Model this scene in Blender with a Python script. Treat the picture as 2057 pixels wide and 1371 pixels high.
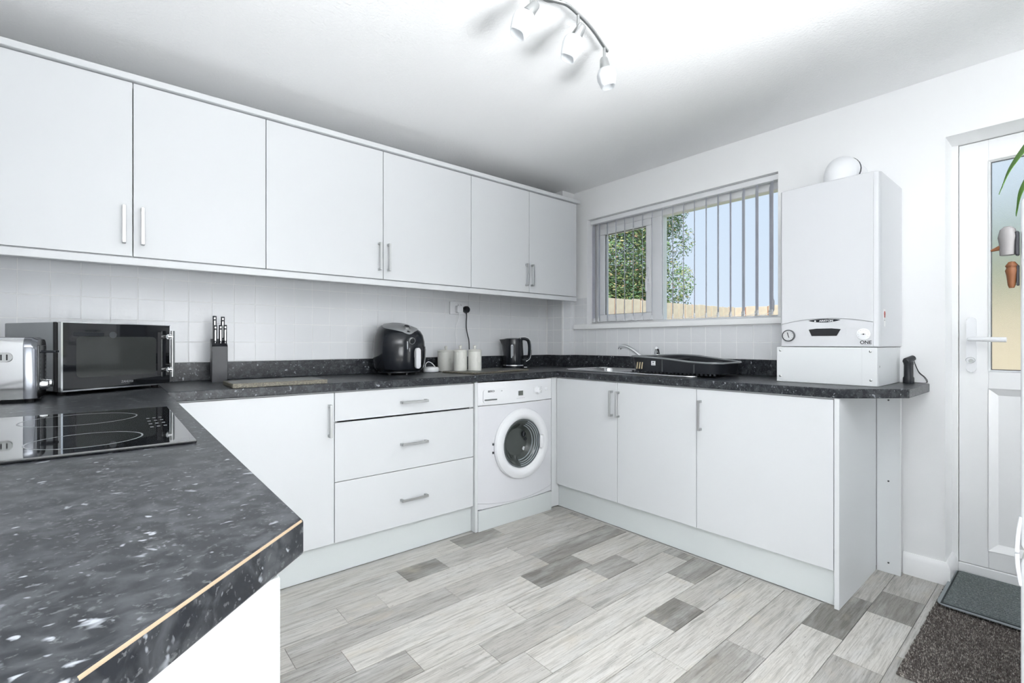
import bpy, bmesh, math, random
from mathutils import Vector, Matrix
random.seed(7)
PI = math.pi
R = math.radians
sc = bpy.context.scene
C = sc.collection
for o in list(bpy.data.objects):
    bpy.data.objects.remove(o, do_unlink=True)

# ------------------------------------------------------------------ camera, world, lights, exposure
cd = bpy.data.cameras.new('camera'); cam = bpy.data.objects.new('camera', cd); C.objects.link(cam)
cam.location = (0, 0, 1.092); cam.rotation_euler = (PI/2, 0, -R(40.014))
cd.sensor_width = 36; cd.lens = 36*960/2057; cd.shift_y = 2.5/2057; cd.clip_start = .02
sc.camera = cam
sc.view_settings.view_transform = 'Standard'
sc.view_settings.look = 'None'
sc.view_settings.exposure = 0.0
sc.view_settings.gamma = 1.0
sc.view_settings.use_curve_mapping = False

w = bpy.data.worlds.new('sky'); sc.world = w; w.use_nodes = True
nt = w.node_tree; bg = nt.nodes['Background']
tc = nt.nodes.new('ShaderNodeTexCoord'); sx = nt.nodes.new('ShaderNodeSeparateXYZ')
rp = nt.nodes.new('ShaderNodeValToRGB')
nt.links.new(tc.outputs['Generated'], sx.inputs[0]); nt.links.new(sx.outputs['Z'], rp.inputs[0])
rp.color_ramp.elements[0].position = 0.0; rp.color_ramp.elements[0].color = (.70, .80, .92, 1)
rp.color_ramp.elements[1].position = 0.7; rp.color_ramp.elements[1].color = (.58, .73, .93, 1)
nt.links.new(rp.outputs[0], bg.inputs[0]); bg.inputs[1].default_value = 1.12

def lamp(name, kind, loc, rot, energy, color=(1, 1, 1), **kw):
    l = bpy.data.lights.new(name, kind); l.energy = energy; l.color = color
    for k, v in kw.items(): setattr(l, k, v)
    o = bpy.data.objects.new(name, l); C.objects.link(o); o.location = loc; o.rotation_euler = rot
    return o
sun = lamp('sun', 'SUN', (-3, -3, 8), (0, 0, 0), 3.1, (1, .96, .88), angle=R(2))
sun.rotation_euler = Vector((.62, .35, -.70)).to_track_quat('-Z', 'Y').to_euler()
# daylight from the dining-room side behind the camera, plus an added side fill and ceiling uplight
lamp('dining_daylight', 'AREA', (.85, -3.75, 1.0), (PI/2+R(34), 0, R(2)), 72, (.95, .98, 1), shape='RECTANGLE', size=2.8, size_y=1.7, spread=R(100))
side = lamp('side_fill', 'AREA', (-3.0, -1.15, 1.1), (0, 0, 0), 96, (.95, .98, 1), shape='RECTANGLE', size=1.5, size_y=1.6)  # unseen fill lamp added to brighten the right wall and units
side.rotation_euler = Vector((1, .34, .28)).to_track_quat('-Z', 'Y').to_euler()
bounce = lamp('bounce_light', 'AREA', (.4, -2.1, .3), (0, 0, 0), 172, (.96, .98, 1), shape='RECTANGLE', size=1.0, size_y=1.0, spread=R(96))  # added lamp aimed upward to brighten the ceiling
bounce.rotation_euler = Vector((.10, .42, 1)).to_track_quat('-Z', 'Y').to_euler()

# ------------------------------------------------------------------ materials
MATS = {}
def nodes(name):
    m = bpy.data.materials.new(name); m.use_nodes = True; MATS[name] = m
    return m, m.node_tree, m.node_tree.nodes['Principled BSDF']
def M(name, col, rough=.5, metal=0, bump=0, bscale=200, spec=.5, trans=0, ior=1.45, coat=0, var=0, vscale=6):
    m, t, b = nodes(name)
    b.inputs['Base Color'].default_value = (*col, 1); b.inputs['Roughness'].default_value = rough
    b.inputs['Metallic'].default_value = metal; b.inputs['Specular IOR Level'].default_value = spec
    b.inputs['Transmission Weight'].default_value = trans; b.inputs['IOR'].default_value = ior
    b.inputs['Coat Weight'].default_value = coat
    tc = t.nodes.new('ShaderNodeTexCoord')
    if bump:
        n = t.nodes.new('ShaderNodeTexNoise'); n.inputs['Scale'].default_value = bscale; n.inputs['Detail'].default_value = 3
        t.links.new(tc.outputs['Object'], n.inputs['Vector'])
        bp = t.nodes.new('ShaderNodeBump'); bp.inputs['Strength'].default_value = bump; bp.inputs['Distance'].default_value = .002
        t.links.new(n.outputs['Fac'], bp.inputs['Height']); t.links.new(bp.outputs[0], b.inputs['Normal'])
    if var:
        n2 = t.nodes.new('ShaderNodeTexNoise'); n2.inputs['Scale'].default_value = vscale; n2.inputs['Detail'].default_value = 4
        t.links.new(tc.outputs['Object'], n2.inputs['Vector'])
        mx = t.nodes.new('ShaderNodeMixRGB'); mx.inputs[1].default_value = (*[c*(1-var) for c in col], 1)
        mx.inputs[2].default_value = (*[min(1, c*(1+var)) for c in col], 1)
        t.links.new(n2.outputs['Fac'], mx.inputs[0]); t.links.new(mx.outputs[0], b.inputs['Base Color'])
    return m
white_door = M('white_satin_board', (.70, .715, .73), .38)
boiler_white = M('boiler_white_enamel', (.64, .65, .67), .3)
white_gloss = M('white_enamel', (.75, .755, .785), .22)
white_plastic = M('white_plastic', (.87, .88, .90), .35)
panel_white = M('white_melamine', (.73, .75, .76), .4)
plinth_white = M('white_plinth_board', (.68, .715, .715), .3)
paint = M('white_wall_paint', (.94, .945, .95), .75, bump=.08, bscale=60)
ceil_m = M('stippled_ceiling_paint', (.96, .965, .97), .85, bump=1.0, bscale=110)
upvc = M('white_upvc', (.95, .955, .96), .3)
tile_m = M('white_wall_tile', (.80, .812, .832), .22, bump=.35, bscale=45)
grout = M('white_grout', (.88, .885, .89), .8)
steel = M('brushed_steel', (.47, .48, .48), .28, 1)
handle_m = M('satin_nickel', (.52, .53, .53), .38, 1)
chrome = M('chrome', (.85, .86, .87), .08, 1)
stainless = M('stainless_sink', (.72, .73, .74), .22, 1)
silver_paint = M('silver_paint', (.42, .44, .46), .35, .6)
black_gloss = M('black_gloss_plastic', (.012, .014, .018), .12)
black_satin = M('black_satin_plastic', (.014, .016, .02), .35)
black_glass = M('black_glass', (.006, .007, .009), .03, coat=.4)
window_glass_dark = M('microwave_window', (.035, .038, .037), .05)
dark_grey = M('dark_grey_plastic', (.05, .055, .06), .4)
rubber = M('black_rubber', (.02, .02, .022), .6)
slate = M('dark_stained_wood', (.018, .020, .025), .35, var=.3, vscale=20)
print_dark = M('dark_print', (.02, .02, .025), .5)
print_grey = M('grey_print', (.25, .26, .27), .5)
print_light = M('pale_print', (.6, .61, .63), .4)
ring_m = M('printed_hob_ring', (.22, .23, .24), .25)
red_print = M('red_print', (.55, .12, .10), .5)
ceramic = M('cream_ceramic', (.66, .66, .62), .35)
chip_m = M('chipboard_edge', (.34, .26, .175), .6)
leaf_g = M('plant_leaf', (.05, .13, .012), .35, var=.3, vscale=25)
terracotta = M('brown_carved_wood', (.13, .045, .013), .6, var=.4, vscale=60)
fence_m = M('sandy_fence_board', (.95, .72, .58), .8, var=.25, vscale=9)
post_m = M('brown_fence_post', (.55, .28, .18), .8, var=.2)
lawn = M('lawn', (.18, .28, .08), .9, var=.4)
bark = M('bark', (.10, .07, .05), .9, var=.3)
slot_bright = M('tan_slot', (.5, .42, .27), .5)
frost_m, t, b = nodes('frosted_lampshade')
d = t.nodes.new('ShaderNodeBsdfDiffuse'); d.inputs[0].default_value = (.87, .885, .9, 1)
tr = t.nodes.new('ShaderNodeBsdfTranslucent'); tr.inputs[0].default_value = (.9, .91, .92, 1)
mx = t.nodes.new('ShaderNodeMixShader'); mx.inputs[0].default_value = .45
t.links.new(d.outputs[0], mx.inputs[1]); t.links.new(tr.outputs[0], mx.inputs[2])
t.links.new(mx.outputs[0], t.nodes['Material Output'].inputs[0])
vane_m, t, b = nodes('blind_fabric')
d = t.nodes.new('ShaderNodeBsdfDiffuse'); d.inputs[0].default_value = (.80, .81, .86, 1)
tr = t.nodes.new('ShaderNodeBsdfTranslucent'); tr.inputs[0].default_value = (.86, .87, .92, 1)
mx = t.nodes.new('ShaderNodeMixShader'); mx.inputs[0].default_value = .5
t.links.new(d.outputs[0], mx.inputs[1]); t.links.new(tr.outputs[0], mx.inputs[2])
t.links.new(mx.outputs[0], t.nodes['Material Output'].inputs[0])
# clear pane: mostly straight-through, with a fresnel reflection
glass, t, b = nodes('clear_window_glass')
a = t.nodes.new('ShaderNodeBsdfTransparent'); a.inputs[0].default_value = (.97, .98, .985, 1)
g = t.nodes.new('ShaderNodeBsdfGlossy'); g.inputs['Roughness'].default_value = .02
f = t.nodes.new('ShaderNodeFresnel'); f.inputs['IOR'].default_value = 1.3
mx = t.nodes.new('ShaderNodeMixShader')
t.links.new(f.outputs[0], mx.inputs[0]); t.links.new(a.outputs[0], mx.inputs[1]); t.links.new(g.outputs[0], mx.inputs[2])
t.links.new(mx.outputs[0], t.nodes['Material Output'].inputs[0])
frosted = M('obscured_door_glass', (.95, .96, .96), .32, trans=1, ior=1.25, bump=.7, bscale=420)

def flecked(name, base, mid, light, fine, s=1.0, rough=.34, thr=(.60, .655)):
    m, t, b = nodes(name)
    tc = t.nodes.new('ShaderNodeTexCoord'); mp = t.nodes.new('ShaderNodeMapping'); mp.inputs['Scale'].default_value = (s, s*1.08, s)
    t.links.new(tc.outputs['Object'], mp.inputs[0])
    def noise(scale, det, dist, lo, hi):
        n = t.nodes.new('ShaderNodeTexNoise'); n.inputs['Scale'].default_value = scale; n.inputs['Detail'].default_value = det
        n.inputs['Distortion'].default_value = dist; n.inputs['Roughness'].default_value = .55
        t.links.new(mp.outputs[0], n.inputs['Vector'])
        r = t.nodes.new('ShaderNodeMapRange'); r.inputs['From Min'].default_value = lo; r.inputs['From Max'].default_value = hi
        t.links.new(n.outputs['Fac'], r.inputs['Value']); return r.outputs[0]
    def mix(fac, c1, c2):
        k = t.nodes.new('ShaderNodeMixRGB'); t.links.new(fac, k.inputs[0])
        if isinstance(c1, tuple): k.inputs[1].default_value = (*c1, 1)
        else: t.links.new(c1, k.inputs[1])
        k.inputs[2].default_value = (*c2, 1); return k.outputs[0]
    c = mix(noise(38, 4, .6, .44, .66), base, mid)
    c = mix(noise(150, 3, .3, .60, .66), c, fine)
    c = mix(noise(40, 2.5, .45, thr[0]+.065, thr[1]+.09), c, light)
    c = mix(noise(80, 1.5, .35, thr[0]+.08, thr[1]+.10), c, light)
    t.links.new(c, b.inputs['Base Color']); b.inputs['Roughness'].default_value = rough; b.inputs['Specular IOR Level'].default_value = .36
    return m
worktop_m = flecked('charcoal_flecked_laminate', (.010, .012, .016), (.050, .054, .060), (.34, .36, .39), (.085, .09, .095))
granite = flecked('speckled_granite_edge', (.10, .095, .075), (.22, .20, .16), (.52, .46, .36), (.4, .35, .27), 4.0, .5)
granite_top = flecked('dark_stone_board', (.045, .048, .042), (.08, .08, .07), (.2, .19, .16), (.12, .12, .1), 4.0, .3)
rug_m = flecked('brown_rug_pile', (.05, .042, .038), (.13, .115, .105), (.38, .36, .33), (.26, .24, .22), 2.2, .95, (.53, .60))
mat_m = flecked('grey_ribbed_mat', (.11, .13, .135), (.20, .23, .235), (.42, .45, .46), (.3, .33, .34), 4.0, .8)

# weathered vinyl plank; the tone of each plank is a property of that plank
wood, t, b = nodes('weathered_plank_vinyl')
L = t.links.new
tc = t.nodes.new('ShaderNodeTexCoord'); oi = t.nodes.new('ShaderNodeObjectInfo')
at = t.nodes.new('ShaderNodeAttribute'); at.attribute_type = 'OBJECT'; at.attribute_name = 'tone'
add = t.nodes.new('ShaderNodeVectorMath'); add.operation = 'MULTIPLY_ADD'
L(oi.outputs['Random'], add.inputs[0]); add.inputs[1].default_value = (37, 91, 13); L(tc.outputs['Object'], add.inputs[2])
def wn(scale3, scale, det, dist, lo, hi):
    mp = t.nodes.new('ShaderNodeMapping'); mp.inputs['Scale'].default_value = scale3; L(add.outputs[0], mp.inputs[0])
    n = t.nodes.new('ShaderNodeTexNoise'); n.inputs['Scale'].default_value = scale; n.inputs['Detail'].default_value = det
    n.inputs['Distortion'].default_value = dist; n.inputs['Roughness'].default_value = .62; L(mp.outputs[0], n.inputs['Vector'])
    r = t.nodes.new('ShaderNodeMapRange'); r.inputs['From Min'].default_value = lo; r.inputs['From Max'].default_value = hi
    L(n.outputs['Fac'], r.inputs['Value']); return r.outputs[0]
def wm(fac, c1, c2, typ='MIX'):
    k = t.nodes.new('ShaderNodeMixRGB'); k.blend_type = typ
    for i, c in ((0, fac), (1, c1), (2, c2)):
        if isinstance(c, tuple): k.inputs[i].default_value = (*c, 1)
        elif isinstance(c, (int, float)): k.inputs[i].default_value = c
        else: L(c, k.inputs[i])
    return k.outputs[0]
def mul(a_, b_):
    k = t.nodes.new('ShaderNodeMath'); k.operation = 'MULTIPLY'
    L(a_, k.inputs[0])
    if isinstance(b_, (int, float)): k.inputs[1].default_value = b_
    else: L(b_, k.inputs[1])
    return k.outputs[0]
base = wm(at.outputs['Fac'], (.69, .665, .62), (.22, .208, .19))
c = wm(mul(wn((1, 4, 1), 3.2, 5, .3, .45, .68), .50), base, (.66, .66, .645))
c = wm(mul(wn((1, 13, 1), 4, 6, .25, .50, .66), .55), c, (.42, .41, .39), 'MULTIPLY')
c = wm(mul(wn((1.5, 34, 1), 6, 7, .15, .46, .68), .60), c, (.52, .51, .49), 'MULTIPLY')
c = wm(mul(wn((3, 90, 1), 4, 4, .1, .45, .70), .45), c, (.55, .54, .53), 'MULTIPLY')
c = wm(mul(wn((5, 14, 1), 9, 6, .8, .60, .70), .60), c, (.40, .38, .36), 'MULTIPLY')
c = wm(mul(wn((2, 3, 1), 3, 3, .5, .58, .75), .28), c, (.62, .54, .42))
L(c, b.inputs['Base Color']); b.inputs['Roughness'].default_value = .42; b.inputs['Specular IOR Level'].default_value = .45

foliage, t, b = nodes('tree_foliage')
oi = t.nodes.new('ShaderNodeNewGeometry'); rr = t.nodes.new('ShaderNodeValToRGB')
t.links.new(oi.outputs['Random Per Island'], rr.inputs[0])
el = rr.color_ramp.elements
el[0].position = 0; el[0].color = (.10, .22, .13, 1); el[1].position = .45; el[1].color = (.27, .45, .19, 1)
for p, c_ in ((.72, (.42, .50, .18)), (.9, (.66, .62, .30)), (.98, (.58, .33, .22))):
    e = el.new(p); e.color = (*c_, 1)
t.links.new(rr.outputs[0], b.inputs['Base Color']); b.inputs['Roughness'].default_value = .6

# ------------------------------------------------------------------ mesh helpers
class B:
    """collects shapes and links them as one mesh object"""
    def __init__(s): s.bm = bmesh.new(); s.wn = False
    def _xf(s, vs, mat):
        if mat is not None: bmesh.ops.transform(s.bm, matrix=mat, verts=vs)
    def box(s, x0, x1, y0, y1, z0, z1, bev=0, seg=1, mat=None):
        vs = [s.bm.verts.new((x, y, z)) for x in (x0, x1) for y in (y0, y1) for z in (z0, z1)]
        fs = [s.bm.faces.new([vs[i] for i in q]) for q in ((0, 1, 3, 2), (4, 6, 7, 5), (0, 4, 5, 1), (2, 3, 7, 6), (0, 2, 6, 4), (1, 5, 7, 3))]
        if bev:
            s.wn = True
            es = list({e for f_ in fs for e in f_.edges})
            r = bmesh.ops.bevel(s.bm, geom=es, offset=bev, segments=seg, affect='EDGES', profile=.5)
            vs = list({v for f_ in r['faces'] for v in f_.verts})
        s._xf(vs, mat); return s
    def prism(s, poly, z0, z1, bev=0, seg=2, mat=None, bevel_sides=False):
        b0 = [s.bm.verts.new((x, y, z0)) for x, y in poly]; b1 = [s.bm.verts.new((x, y, z1)) for x, y in poly]
        n = len(poly)
        f0 = s.bm.faces.new(b0[::-1]); f1 = s.bm.faces.new(b1)
        sf = [s.bm.faces.new((b0[i], b0[(i+1) % n], b1[(i+1) % n], b1[i])) for i in range(n)]
        vs = b0+b1
        if bev:
            s.wn = True
            es = list(f0.edges)+list(f1.edges)
            if bevel_sides: es += [e for f_ in sf for e in f_.edges]
            r = bmesh.ops.bevel(s.bm, geom=list(set(es)), offset=bev, segments=seg, affect='EDGES', profile=.5)
            vs = list({v for f_ in r['faces'] for v in f_.verts} | {v for v in vs if v.is_valid})
        s._xf(vs, mat); return s
    def ring(s, pts): return [s.bm.verts.new(p) for p in pts]
    def skin(s, rings, cap0=True, cap1=True):
        for a_, b_ in zip(rings, rings[1:]):
            n = len(a_)
            for i in range(n): s.bm.faces.new((a_[i], a_[(i+1) % n], b_[(i+1) % n], b_[i]))
        if cap0: s.bm.faces.new(rings[0][::-1])
        if cap1: s.bm.faces.new(rings[-1])
    def tube(s, pts, r, seg=8, caps=True):
        pts = [Vector(p) for p in pts]; rs = r if isinstance(r, (list, tuple)) else [r]*len(pts)
        rings = []; up = None
        for i, p in enumerate(pts):
            d_ = (pts[min(i+1, len(pts)-1)]-pts[max(i-1, 0)]).normalized()
            if up is None:
                up = Vector((0, 0, 1)) if abs(d_.z) < .9 else Vector((1, 0, 0))
            u = d_.cross(up)
            if u.length < 1e-5: u = d_.orthogonal()
            u.normalize(); v = u.cross(d_).normalized(); up = v
            rings.append(s.ring([p+(u*math.cos(k*2*PI/seg)+v*math.sin(k*2*PI/seg))*rs[i] for k in range(seg)]))
        s.skin(rings, caps, caps); return s
    def cyl(s, p0, p1, r0, r1=None, seg=24):
        return s.tube([p0, p1], [r0, r0 if r1 is None else r1], seg)
    def lathe(s, prof, seg=32, c=(0, 0, 0), mat=None, sx=1, sy=1, n=2.0, caps=(True, True)):
        rings = []
        for r_, z in prof:
            pts = []
            for k in range(seg):
                a_ = 2*PI*k/seg; ca, sa = math.cos(a_), math.sin(a_)
                pts.append((c[0]+sx*r_*abs(ca)**(2/n)*(1 if ca >= 0 else -1), c[1]+sy*r_*abs(sa)**(2/n)*(1 if sa >= 0 else -1), c[2]+z))
            rings.append(s.ring(pts))
        s.skin(rings, *caps)
        s._xf([v for q in rings for v in q], mat); return s
    def go(s, name, mat, parent=None, loc=None, smooth=35):
        bmesh.ops.recalc_face_normals(s.bm, faces=s.bm.faces)
        me = bpy.data.meshes.new(name); s.bm.to_mesh(me); s.bm.free()
        me.materials.append(mat)
        if smooth:
            me.shade_smooth(); me.set_sharp_from_angle(angle=R(smooth))
        o = bpy.data.objects.new(name, me); C.objects.link(o)
        if s.wn and smooth:
            wm = o.modifiers.new('weighted', 'WEIGHTED_NORMAL'); wm.keep_sharp = True
        if parent: o.parent = parent
        if loc: o.location = loc
        return o
def tag(o, label, cat, group=None, kind=None):
    o['label'] = label; o['category'] = cat
    if group: o['group'] = group
    if kind: o['kind'] = kind
    return o
def thing(name, label, cat, loc=(0, 0, 0), rz=0, group=None, kind=None):
    o = bpy.data.objects.new(name, None); C.objects.link(o); o.empty_display_size = .05
    o.location = loc; o.rotation_euler = (0, 0, rz)
    return tag(o, label, cat, group, kind)
def copy_thing(root, loc, rz, label):
    c_ = root.copy(); C.objects.link(c_); c_.location = loc; c_.rotation_euler = (0, 0, rz); c_['label'] = label
    for ch in root.children:
        k = ch.copy(); C.objects.link(k); k.parent = c_
        for g_ in ch.children:
            q = g_.copy(); C.objects.link(q); q.parent = k
    return c_
def text(name, body, size, mat, parent, m4, depth=.0004, sx=1.0, bold=0):
    cu = bpy.data.curves.new(name, 'FONT'); cu.body = body; cu.size = size; cu.extrude = depth; cu.align_x = 'CENTER'; cu.align_y = 'CENTER'
    cu.offset = bold
    tmp = bpy.data.objects.new(name, cu); C.objects.link(tmp)
    me = bpy.data.meshes.new_from_object(tmp.evaluated_get(bpy.context.evaluated_depsgraph_get()))
    bpy.data.objects.remove(tmp); bpy.data.curves.remove(cu)
    me.transform(m4 @ Matrix.Diagonal((sx, 1, 1, 1))); me.name = name; me.materials.clear(); me.materials.append(mat)
    o = bpy.data.objects.new(name, me); C.objects.link(o); o.parent = parent
    return o
FACE_Y = Matrix.Rotation(PI/2, 4, 'X')                       # text standing up, read from -Y
FACE_X = Matrix.Rotation(-PI/2, 4, 'Z') @ FACE_Y             # text standing up, read from -X
def rrect(w_, h_, r_, n=5, cx=0, cy=0):
    out = []
    for qx, qy, a0 in ((1, 1, 0), (-1, 1, PI/2), (-1, -1, PI), (1, -1, 1.5*PI)):
        for k in range(n+1):
            a_ = a0+k*PI/2/n
            out.append((cx+qx*(w_/2-r_)+r_*math.cos(a_), cy+qy*(h_/2-r_)+r_*math.sin(a_)))
    return out
def smooth_path(pts, n=8):
    pts = [Vector(p) for p in pts]; out = []
    for i in range(len(pts)-1):
        p0, p1, p2, p3 = pts[max(i-1, 0)], pts[i], pts[i+1], pts[min(i+2, len(pts)-1)]
        for k in range(n):
            u = k/n
            out.append(.5*((2*p1)+(p2-p0)*u+(2*p0-5*p1+4*p2-p3)*u*u+(3*p1-p0-3*p2+p3)*u**3))
    return out+[pts[-1]]

# ------------------------------------------------------------------ room shell
YB, XW, ZC = 2.835, 2.893, 2.305      # back wall, right wall, ceiling
WT, WB = .904, .865                    # worktop top and underside

def struct(bd, name, mat, label, cat):
    return tag(bd.go(name, mat), label, cat, kind='structure')
floor_o = struct(B().box(-3.2, 3.14, -4.0, 2.95, -.12, -.004), 'floor', M('floor_base', (.5, .49, .47), .6), 'weathered pale grey plank floor of the kitchen', 'floor')
struct(B().box(-3.4, 3.3, -4.2, 3.1, ZC, ZC+.15), 'ceiling', ceil_m, 'white stippled ceiling over the kitchen', 'ceiling')
wall_back = struct(B().box(-3.3, 3.14, YB, YB+.2, -.12, ZC), 'wall_back', grout, 'tiled white wall behind the long run of units', 'wall')
struct(B().box(-3.2, -.49, .33, YB, -.12, ZC), 'wall_left', paint, 'white side wall behind the hob counter', 'wall')
struct(B().box(-3.3, -3.2, -4.1, 3.0, -.12, ZC).box(-3.3, 3.14, -4.1, -4.0, -.12, ZC), 'wall_rear', paint, 'white wall of the dining end behind the camera', 'wall')
struct(B().box(1.40, 2.42, -.75, -.65, -.12, ZC), 'wall_fridge', paint, 'unseen white stub wall behind the fridge, widened to shade the door wall', 'wall')  # unseen; width set to keep lamp light off the door wall
# right wall with the window opening and the door opening
wy0, wy1, wz0, wz1 = 1.104, 2.519, 1.215, 2.062
dy0, dy1, dz1 = -.52, .395, 2.022
bw = B()
X1 = XW+.25
bw.box(XW, X1, wy1, YB, -.12, ZC).box(XW, X1, wy0, wy1, -.12, wz0).box(XW, X1, wy0, wy1, wz1, ZC)
bw.box(XW, X1, dy1, wy0, -.12, ZC).box(XW, X1, dy0, dy1, dz1, ZC).box(XW, X1, -4.0, dy0, -.12, ZC)
wall_right = struct(bw, 'wall_right', paint, 'white wall with the window and the back door', 'wall')
bx_x, bx_y = 2.757, 2.657
trim_1 = struct(B().box(bx_x, XW-.001, bx_y, YB-.001, 0, ZC-.001, .002), 'trim_1', paint, 'white pipe boxing in the far corner of the room', 'trim')

# wall tiles (one mesh shared by the whole ones)
TP, TG = .0985, .0036
def tile_mesh(w_, h_, axis):
    bd = B(); t_ = .0014
    bd.box(TG/2, w_-TG/2, -t_, .001, TG/2, h_-TG/2, .0005)
    if axis == 'X': bmesh.ops.rotate(bd.bm, verts=bd.bm.verts, matrix=Matrix.Rotation(-PI/2, 3, 'Z'))
    o = bd.go('tile', tile_m, smooth=0); me = o.data; bpy.data.objects.remove(o); return me
tcache = {}
def tile(parent, axis, x, y, z, w_, h_):
    k = (axis, round(w_, 3), round(h_, 3))
    if k not in tcache: tcache[k] = tile_mesh(w_, h_, axis)
    o = bpy.data.objects.new('tile', tcache[k]); C.objects.link(o); o.parent = parent
    o.location = (x, y, z)
    o.rotation_euler = (random.gauss(0, .004), 0, random.gauss(0, .004)) if axis == 'Y' else (0, random.gauss(0, .004), random.gauss(0, .004))
ROWS = [(.995+.1*i, .1) for i in range(4)]+[(1.395, .055)]
nx = 0
x = -.297-2*TP
while x < bx_x-.02:
    w_ = min(TP, bx_x-.007-x)
    for z, h_ in ROWS: tile(wall_back, 'Y', x, YB, z, w_, h_)
    x += TP
# boxing: two columns on the face towards the hob, one and a half on the face towards the room
for y, w_ in ((YB-.007, .07), (YB-.077, YB-.077-bx_y)):
    for z, h_ in ROWS: tile(trim_1, 'X', bx_x, y, z, w_, h_)
for x, w_ in ((bx_x-.006, .10), (bx_x+.094, .042)):
    for z, h_ in ROWS: tile(trim_1, 'Y', x, bx_y, z, w_, h_)
B().box(bx_x-.009, bx_x+.004, bx_y-.009, bx_y+.004, .995, 1.45, .003, 2).go('tile_edge_trim', upvc, trim_1)
y = bx_y-.006; first = True
while y > .97:
    top = 1.45 if y > wy1+.02 else 1.198
    w_ = TP if y-TP > wy1-.01 or y < wy1+.001 else y-wy1
    for z, h_ in ROWS:
        if z+h_ > top+.01: h_ = top-z
        if h_ > .02: tile(wall_right, 'X', XW, y, z, min(w_, TP), h_)
    y -= w_

# floor planks
YL = [2.248, 2.108, 1.973, 1.832, 1.690, 1.546, 1.406, 1.266, 1.123, .987, .842, .701, .563, .416, .275, .134, -.007, -.148]
PL = [
 [(.1, .22), (1.435, .85), (1.725, .30), (2.12, .6)],
 [(.1, .36), (1.045, .95), (1.26, .42), (2.25, .8)],
 [(.1, .22), (.71, .30), (.88, .12), (1.62, .38), (2.08, .45)],
 [(.1, .25), (.475, .55), (1.14, .36), (1.66, .85)],
 [(.1, .65), (.625, .02), (1.47, .95), (1.815, .22)],
 [(.1, .60), (.80, .08), (1.26, .10), (1.765, .75), (1.995, .38)],
 [(.1, .2), (1.02, .42), (1.52, .36), (2.21, .8)],
 [(.1, .3), (1.12, .04), (2.025, .85)],
 [(.1, .12), (.95, .0), (1.635, 1.0), (1.85, .36)],
 [(.1, .2), (1.47, .16)],
 [(.1, .3), (1.0, .72), (1.735, .30)],
 [(.1, .5), (1.2, .06), (2.06, .98), (2.45, .42)],
 [(.1, .2), (1.1, .55), (1.94, .04), (2.36, .85), (2.60, .45)],
 [(.1, .5), (1.3, .6), (2.10, .36)],
 [(.1, .2), (.9, .7), (1.6, .3)],
 [(.1, .4), (1.2, .1), (2.0, .5)],
 [(.1, .3), (.8, .6), (1.9, .2)],
]
for i, row in enumerate(PL):
    y1, y0 = YL[i], YL[i+1]
    xe = 2.285 if y0 > .6 else 2.885
    for j, (xs, tone) in enumerate(row):
        x1 = row[j+1][0] if j+1 < len(row) else xe
        o = B().box(xs+.0008, x1-.0008, y0+.0015, y1-.0015, -.005, 0).go('plank', wood, floor_o, smooth=0)
        o['tone'] = float(tone)
# door recess strip
o = B().box(2.886, 3.06, -.148, .39, -.005, -.0005).go('plank', wood, floor_o, smooth=0); o['tone'] = .4

# skirting board on the right wall, returning into the door recess
def skirt_prof(): return [(0, 0), (.018, 0), (.018, .075), (.012, .09), (.006, .10), (0, .10)]
bd = B()
pr = skirt_prof()
r0 = bd.ring([(XW-p, .545, z) for p, z in pr]); r1 = bd.ring([(XW-p, dy1-p, z) for p, z in pr]); r2 = bd.ring([(3.06, dy1-p, z) for p, z in pr])
bd.skin([r0, r1, r2])
tag(bd.go('baseboard_right', upvc), 'white moulded skirting board turning into the door recess', 'skirting', kind='structure')

# ------------------------------------------------------------------ window
win = thing('window_1', 'white framed kitchen window over the sink', 'window', (3.0, 0, 0), kind='structure')
fr = B()
for a_ in ((wy0, wy1, wz0, 1.256), (wy0, wy1, 1.995, wz1), (2.500, wy1, 1.256, 1.995), (wy0, 1.142, 1.256, 1.995), (1.918, 1.998, 1.256, 1.995)):
    fr.box(0, .07, *a_, .003)
fr.go('frame', upvc, win)
fx = .012
sash = B()
for a_ in ((1.998, 2.5, 1.257, 1.313), (1.998, 2.5, 1.945, 1.994), (2.428, 2.5, 1.313, 1.945), (1.998, 2.042, 1.313, 1.945)):
    sash.box(-.014, .05, *a_, .006, 2)
s_o = sash.go('sash', upvc, win)
B().box(-.024, -.014, 2.012, 2.026, 1.52, 1.64, .003).box(-.045, -.022, 2.013, 2.025, 1.55, 1.565, .003).box(-.045, -.034, 2.010, 2.028, 1.46, 1.57, .004).go('sash_handle', white_plastic, s_o)
B().box(.02, .026, 2.04, 2.43, 1.311, 1.947).go('pane', glass, win)
B().box(.02, .026, 1.140, 1.92, 1.254, 1.997).go('pane', glass, win)
B().box(.008, .014, 2.042, 2.428, 1.313, 1.316).box(.008, .014, 2.042, 2.428, 1.942, 1.945).box(.008, .014, 2.425, 2.428, 1.313, 1.945).box(.008, .014, 2.042, 2.045, 1.313, 1.945).go('glazing_seal', dark_grey, win)
B().box(-.135, .0, 1.05, 2.645, 1.199, 1.237, .006, 2).go('window_sill', upvc, win)

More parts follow.
